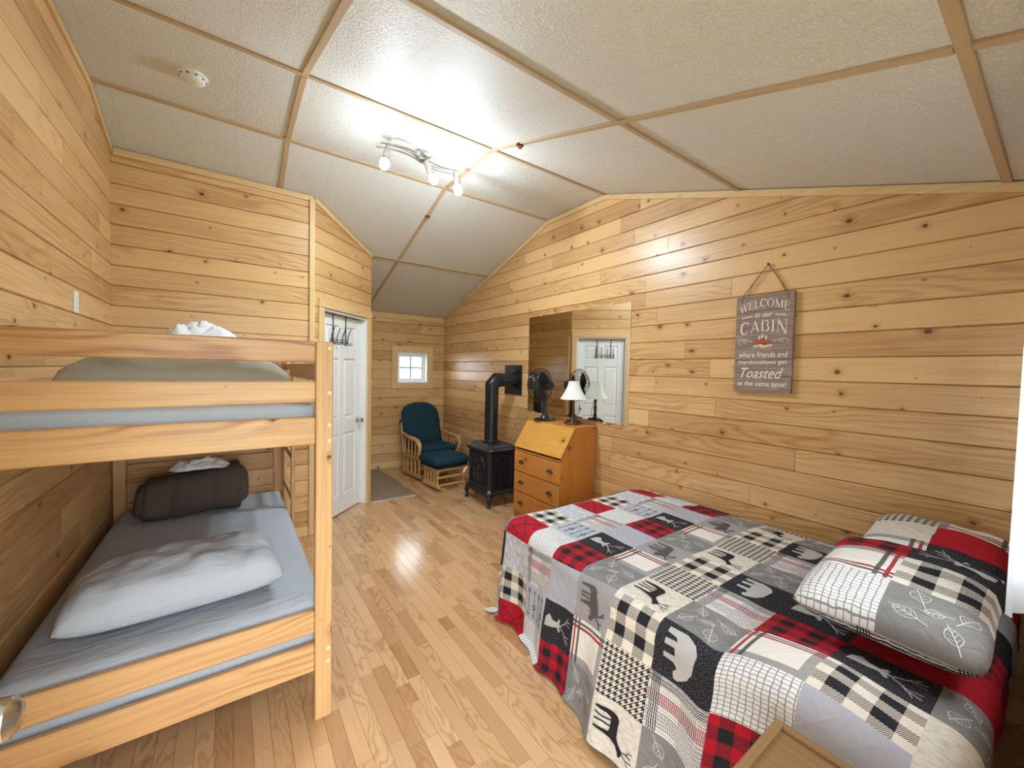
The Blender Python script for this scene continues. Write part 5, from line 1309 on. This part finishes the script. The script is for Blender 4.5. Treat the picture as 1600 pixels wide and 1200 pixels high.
B().lathe([(0.001, -0.041), (0.012, -0.040), (0.013, -0.034), (0.001, -0.034)], (0.022, -0.012, 0), 16).make('test_button', 'plastic', sd, True)
vt = B()
for k in range(10):
    a = 2 * PI * k / 10; vt.box((0.061 * math.cos(a), 0.061 * math.sin(a), -0.020), (0.004, 0.014, 0.006), 0.001, a)
vt.make('vent_slot', 'black', sd)
for (y, lab) in ((2.205, 'small copper ceiling hook on the batten between the ceiling light and the bed'), (3.738, 'small copper ceiling hook on the batten beyond the ceiling light')):
    h = thing('ceiling_hook', lab, 'hook', (1.59, y, zc(y) - 0.013))
    B().lathe([(0.001, 0.002), (0.026, 0.002), (0.026, -0.004), (0.020, -0.008), (0.001, -0.009)], (0, 0, 0), 20).make('ring_plate', 'black', h, True)
    B().lathe([(0.001, -0.008), (0.017, -0.008), (0.018, -0.016), (0.010, -0.024), (0.001, -0.026)], (0, 0, 0), 18).make('copper_cap', 'copper', h, True)

# ------------------------------------------------------------------ ceiling light with three bulbs
cl = thing('ceiling_light', 'brushed nickel wavy track light with three lit bulbs', 'ceiling light', (1.20, 2.93, ZFLAT))
B().lathe([(0.001, 0.0), (0.062, 0.0), (0.062, -0.018), (0.050, -0.03), (0.001, -0.03)], (0, 0, 0), 32).make('canopy', 'nickel', cl, True)
B().lathe([(0.03, -0.03), (0.03, -0.055), (0.012, -0.06), (0.001, -0.06)], (0, 0, 0), 24).make('hub', 'nickel', cl, True)
for (oy, oz, ph) in ((0.055, -0.036, 0.0), (-0.045, -0.052, 0.0)):
    pts_ = [(-0.33 + 0.66 * k / 30, oy + 0.045 * math.sin(-2 * PI * k / 30 + ph), oz) for k in range(31)]
    b = B()
    for z in (0,): b.tube(pts_, 0.0065, 8)
    b.make('wave_bar', 'nickel', cl, True)
for (x, y, aim) in ((-0.29, -0.055, (-0.22, -0.22, -1)), (0.02, -0.05, (0.36, -0.2, -0.85)), (0.27, -0.035, (0.12, -0.1, -1))):
    arm = B().cyl((x, y, -0.05), (x, y, -0.105), 0.006, n=10).make('drop_stem', 'nickel', cl, True)
    d = Vector(aim).normalized(); p = Vector((x, y, -0.105))
    q = d.to_track_quat('Z', 'Y').to_matrix().to_4x4()
    B().lathe([(0.001, -0.035), (0.018, -0.034), (0.022, -0.02), (0.023, 0.055), (0.021, 0.057), (0.001, 0.05)], p, 20, q).make('lamp_cup', 'nickel', cl, True)
    bl = B().lathe([(0.012, 0.045), (0.016, 0.062), (0.024, 0.074)], p, 24, q, False).make('bulb', 'plastic', cl, True)
    B().lathe([(0.024, 0.074), (0.0305, 0.088), (0.034, 0.102), (0.0335, 0.112), (0.030, 0.124), (0.0275, 0.130)], p, 24, q, False).make('globe', 'bulb_side', bl, True)
    B().lathe([(0.0275, 0.130), (0.021, 0.138), (0.012, 0.143), (0.001, 0.145)], p, 24, q, False).make('lit_dome', 'bulb', bl, True)
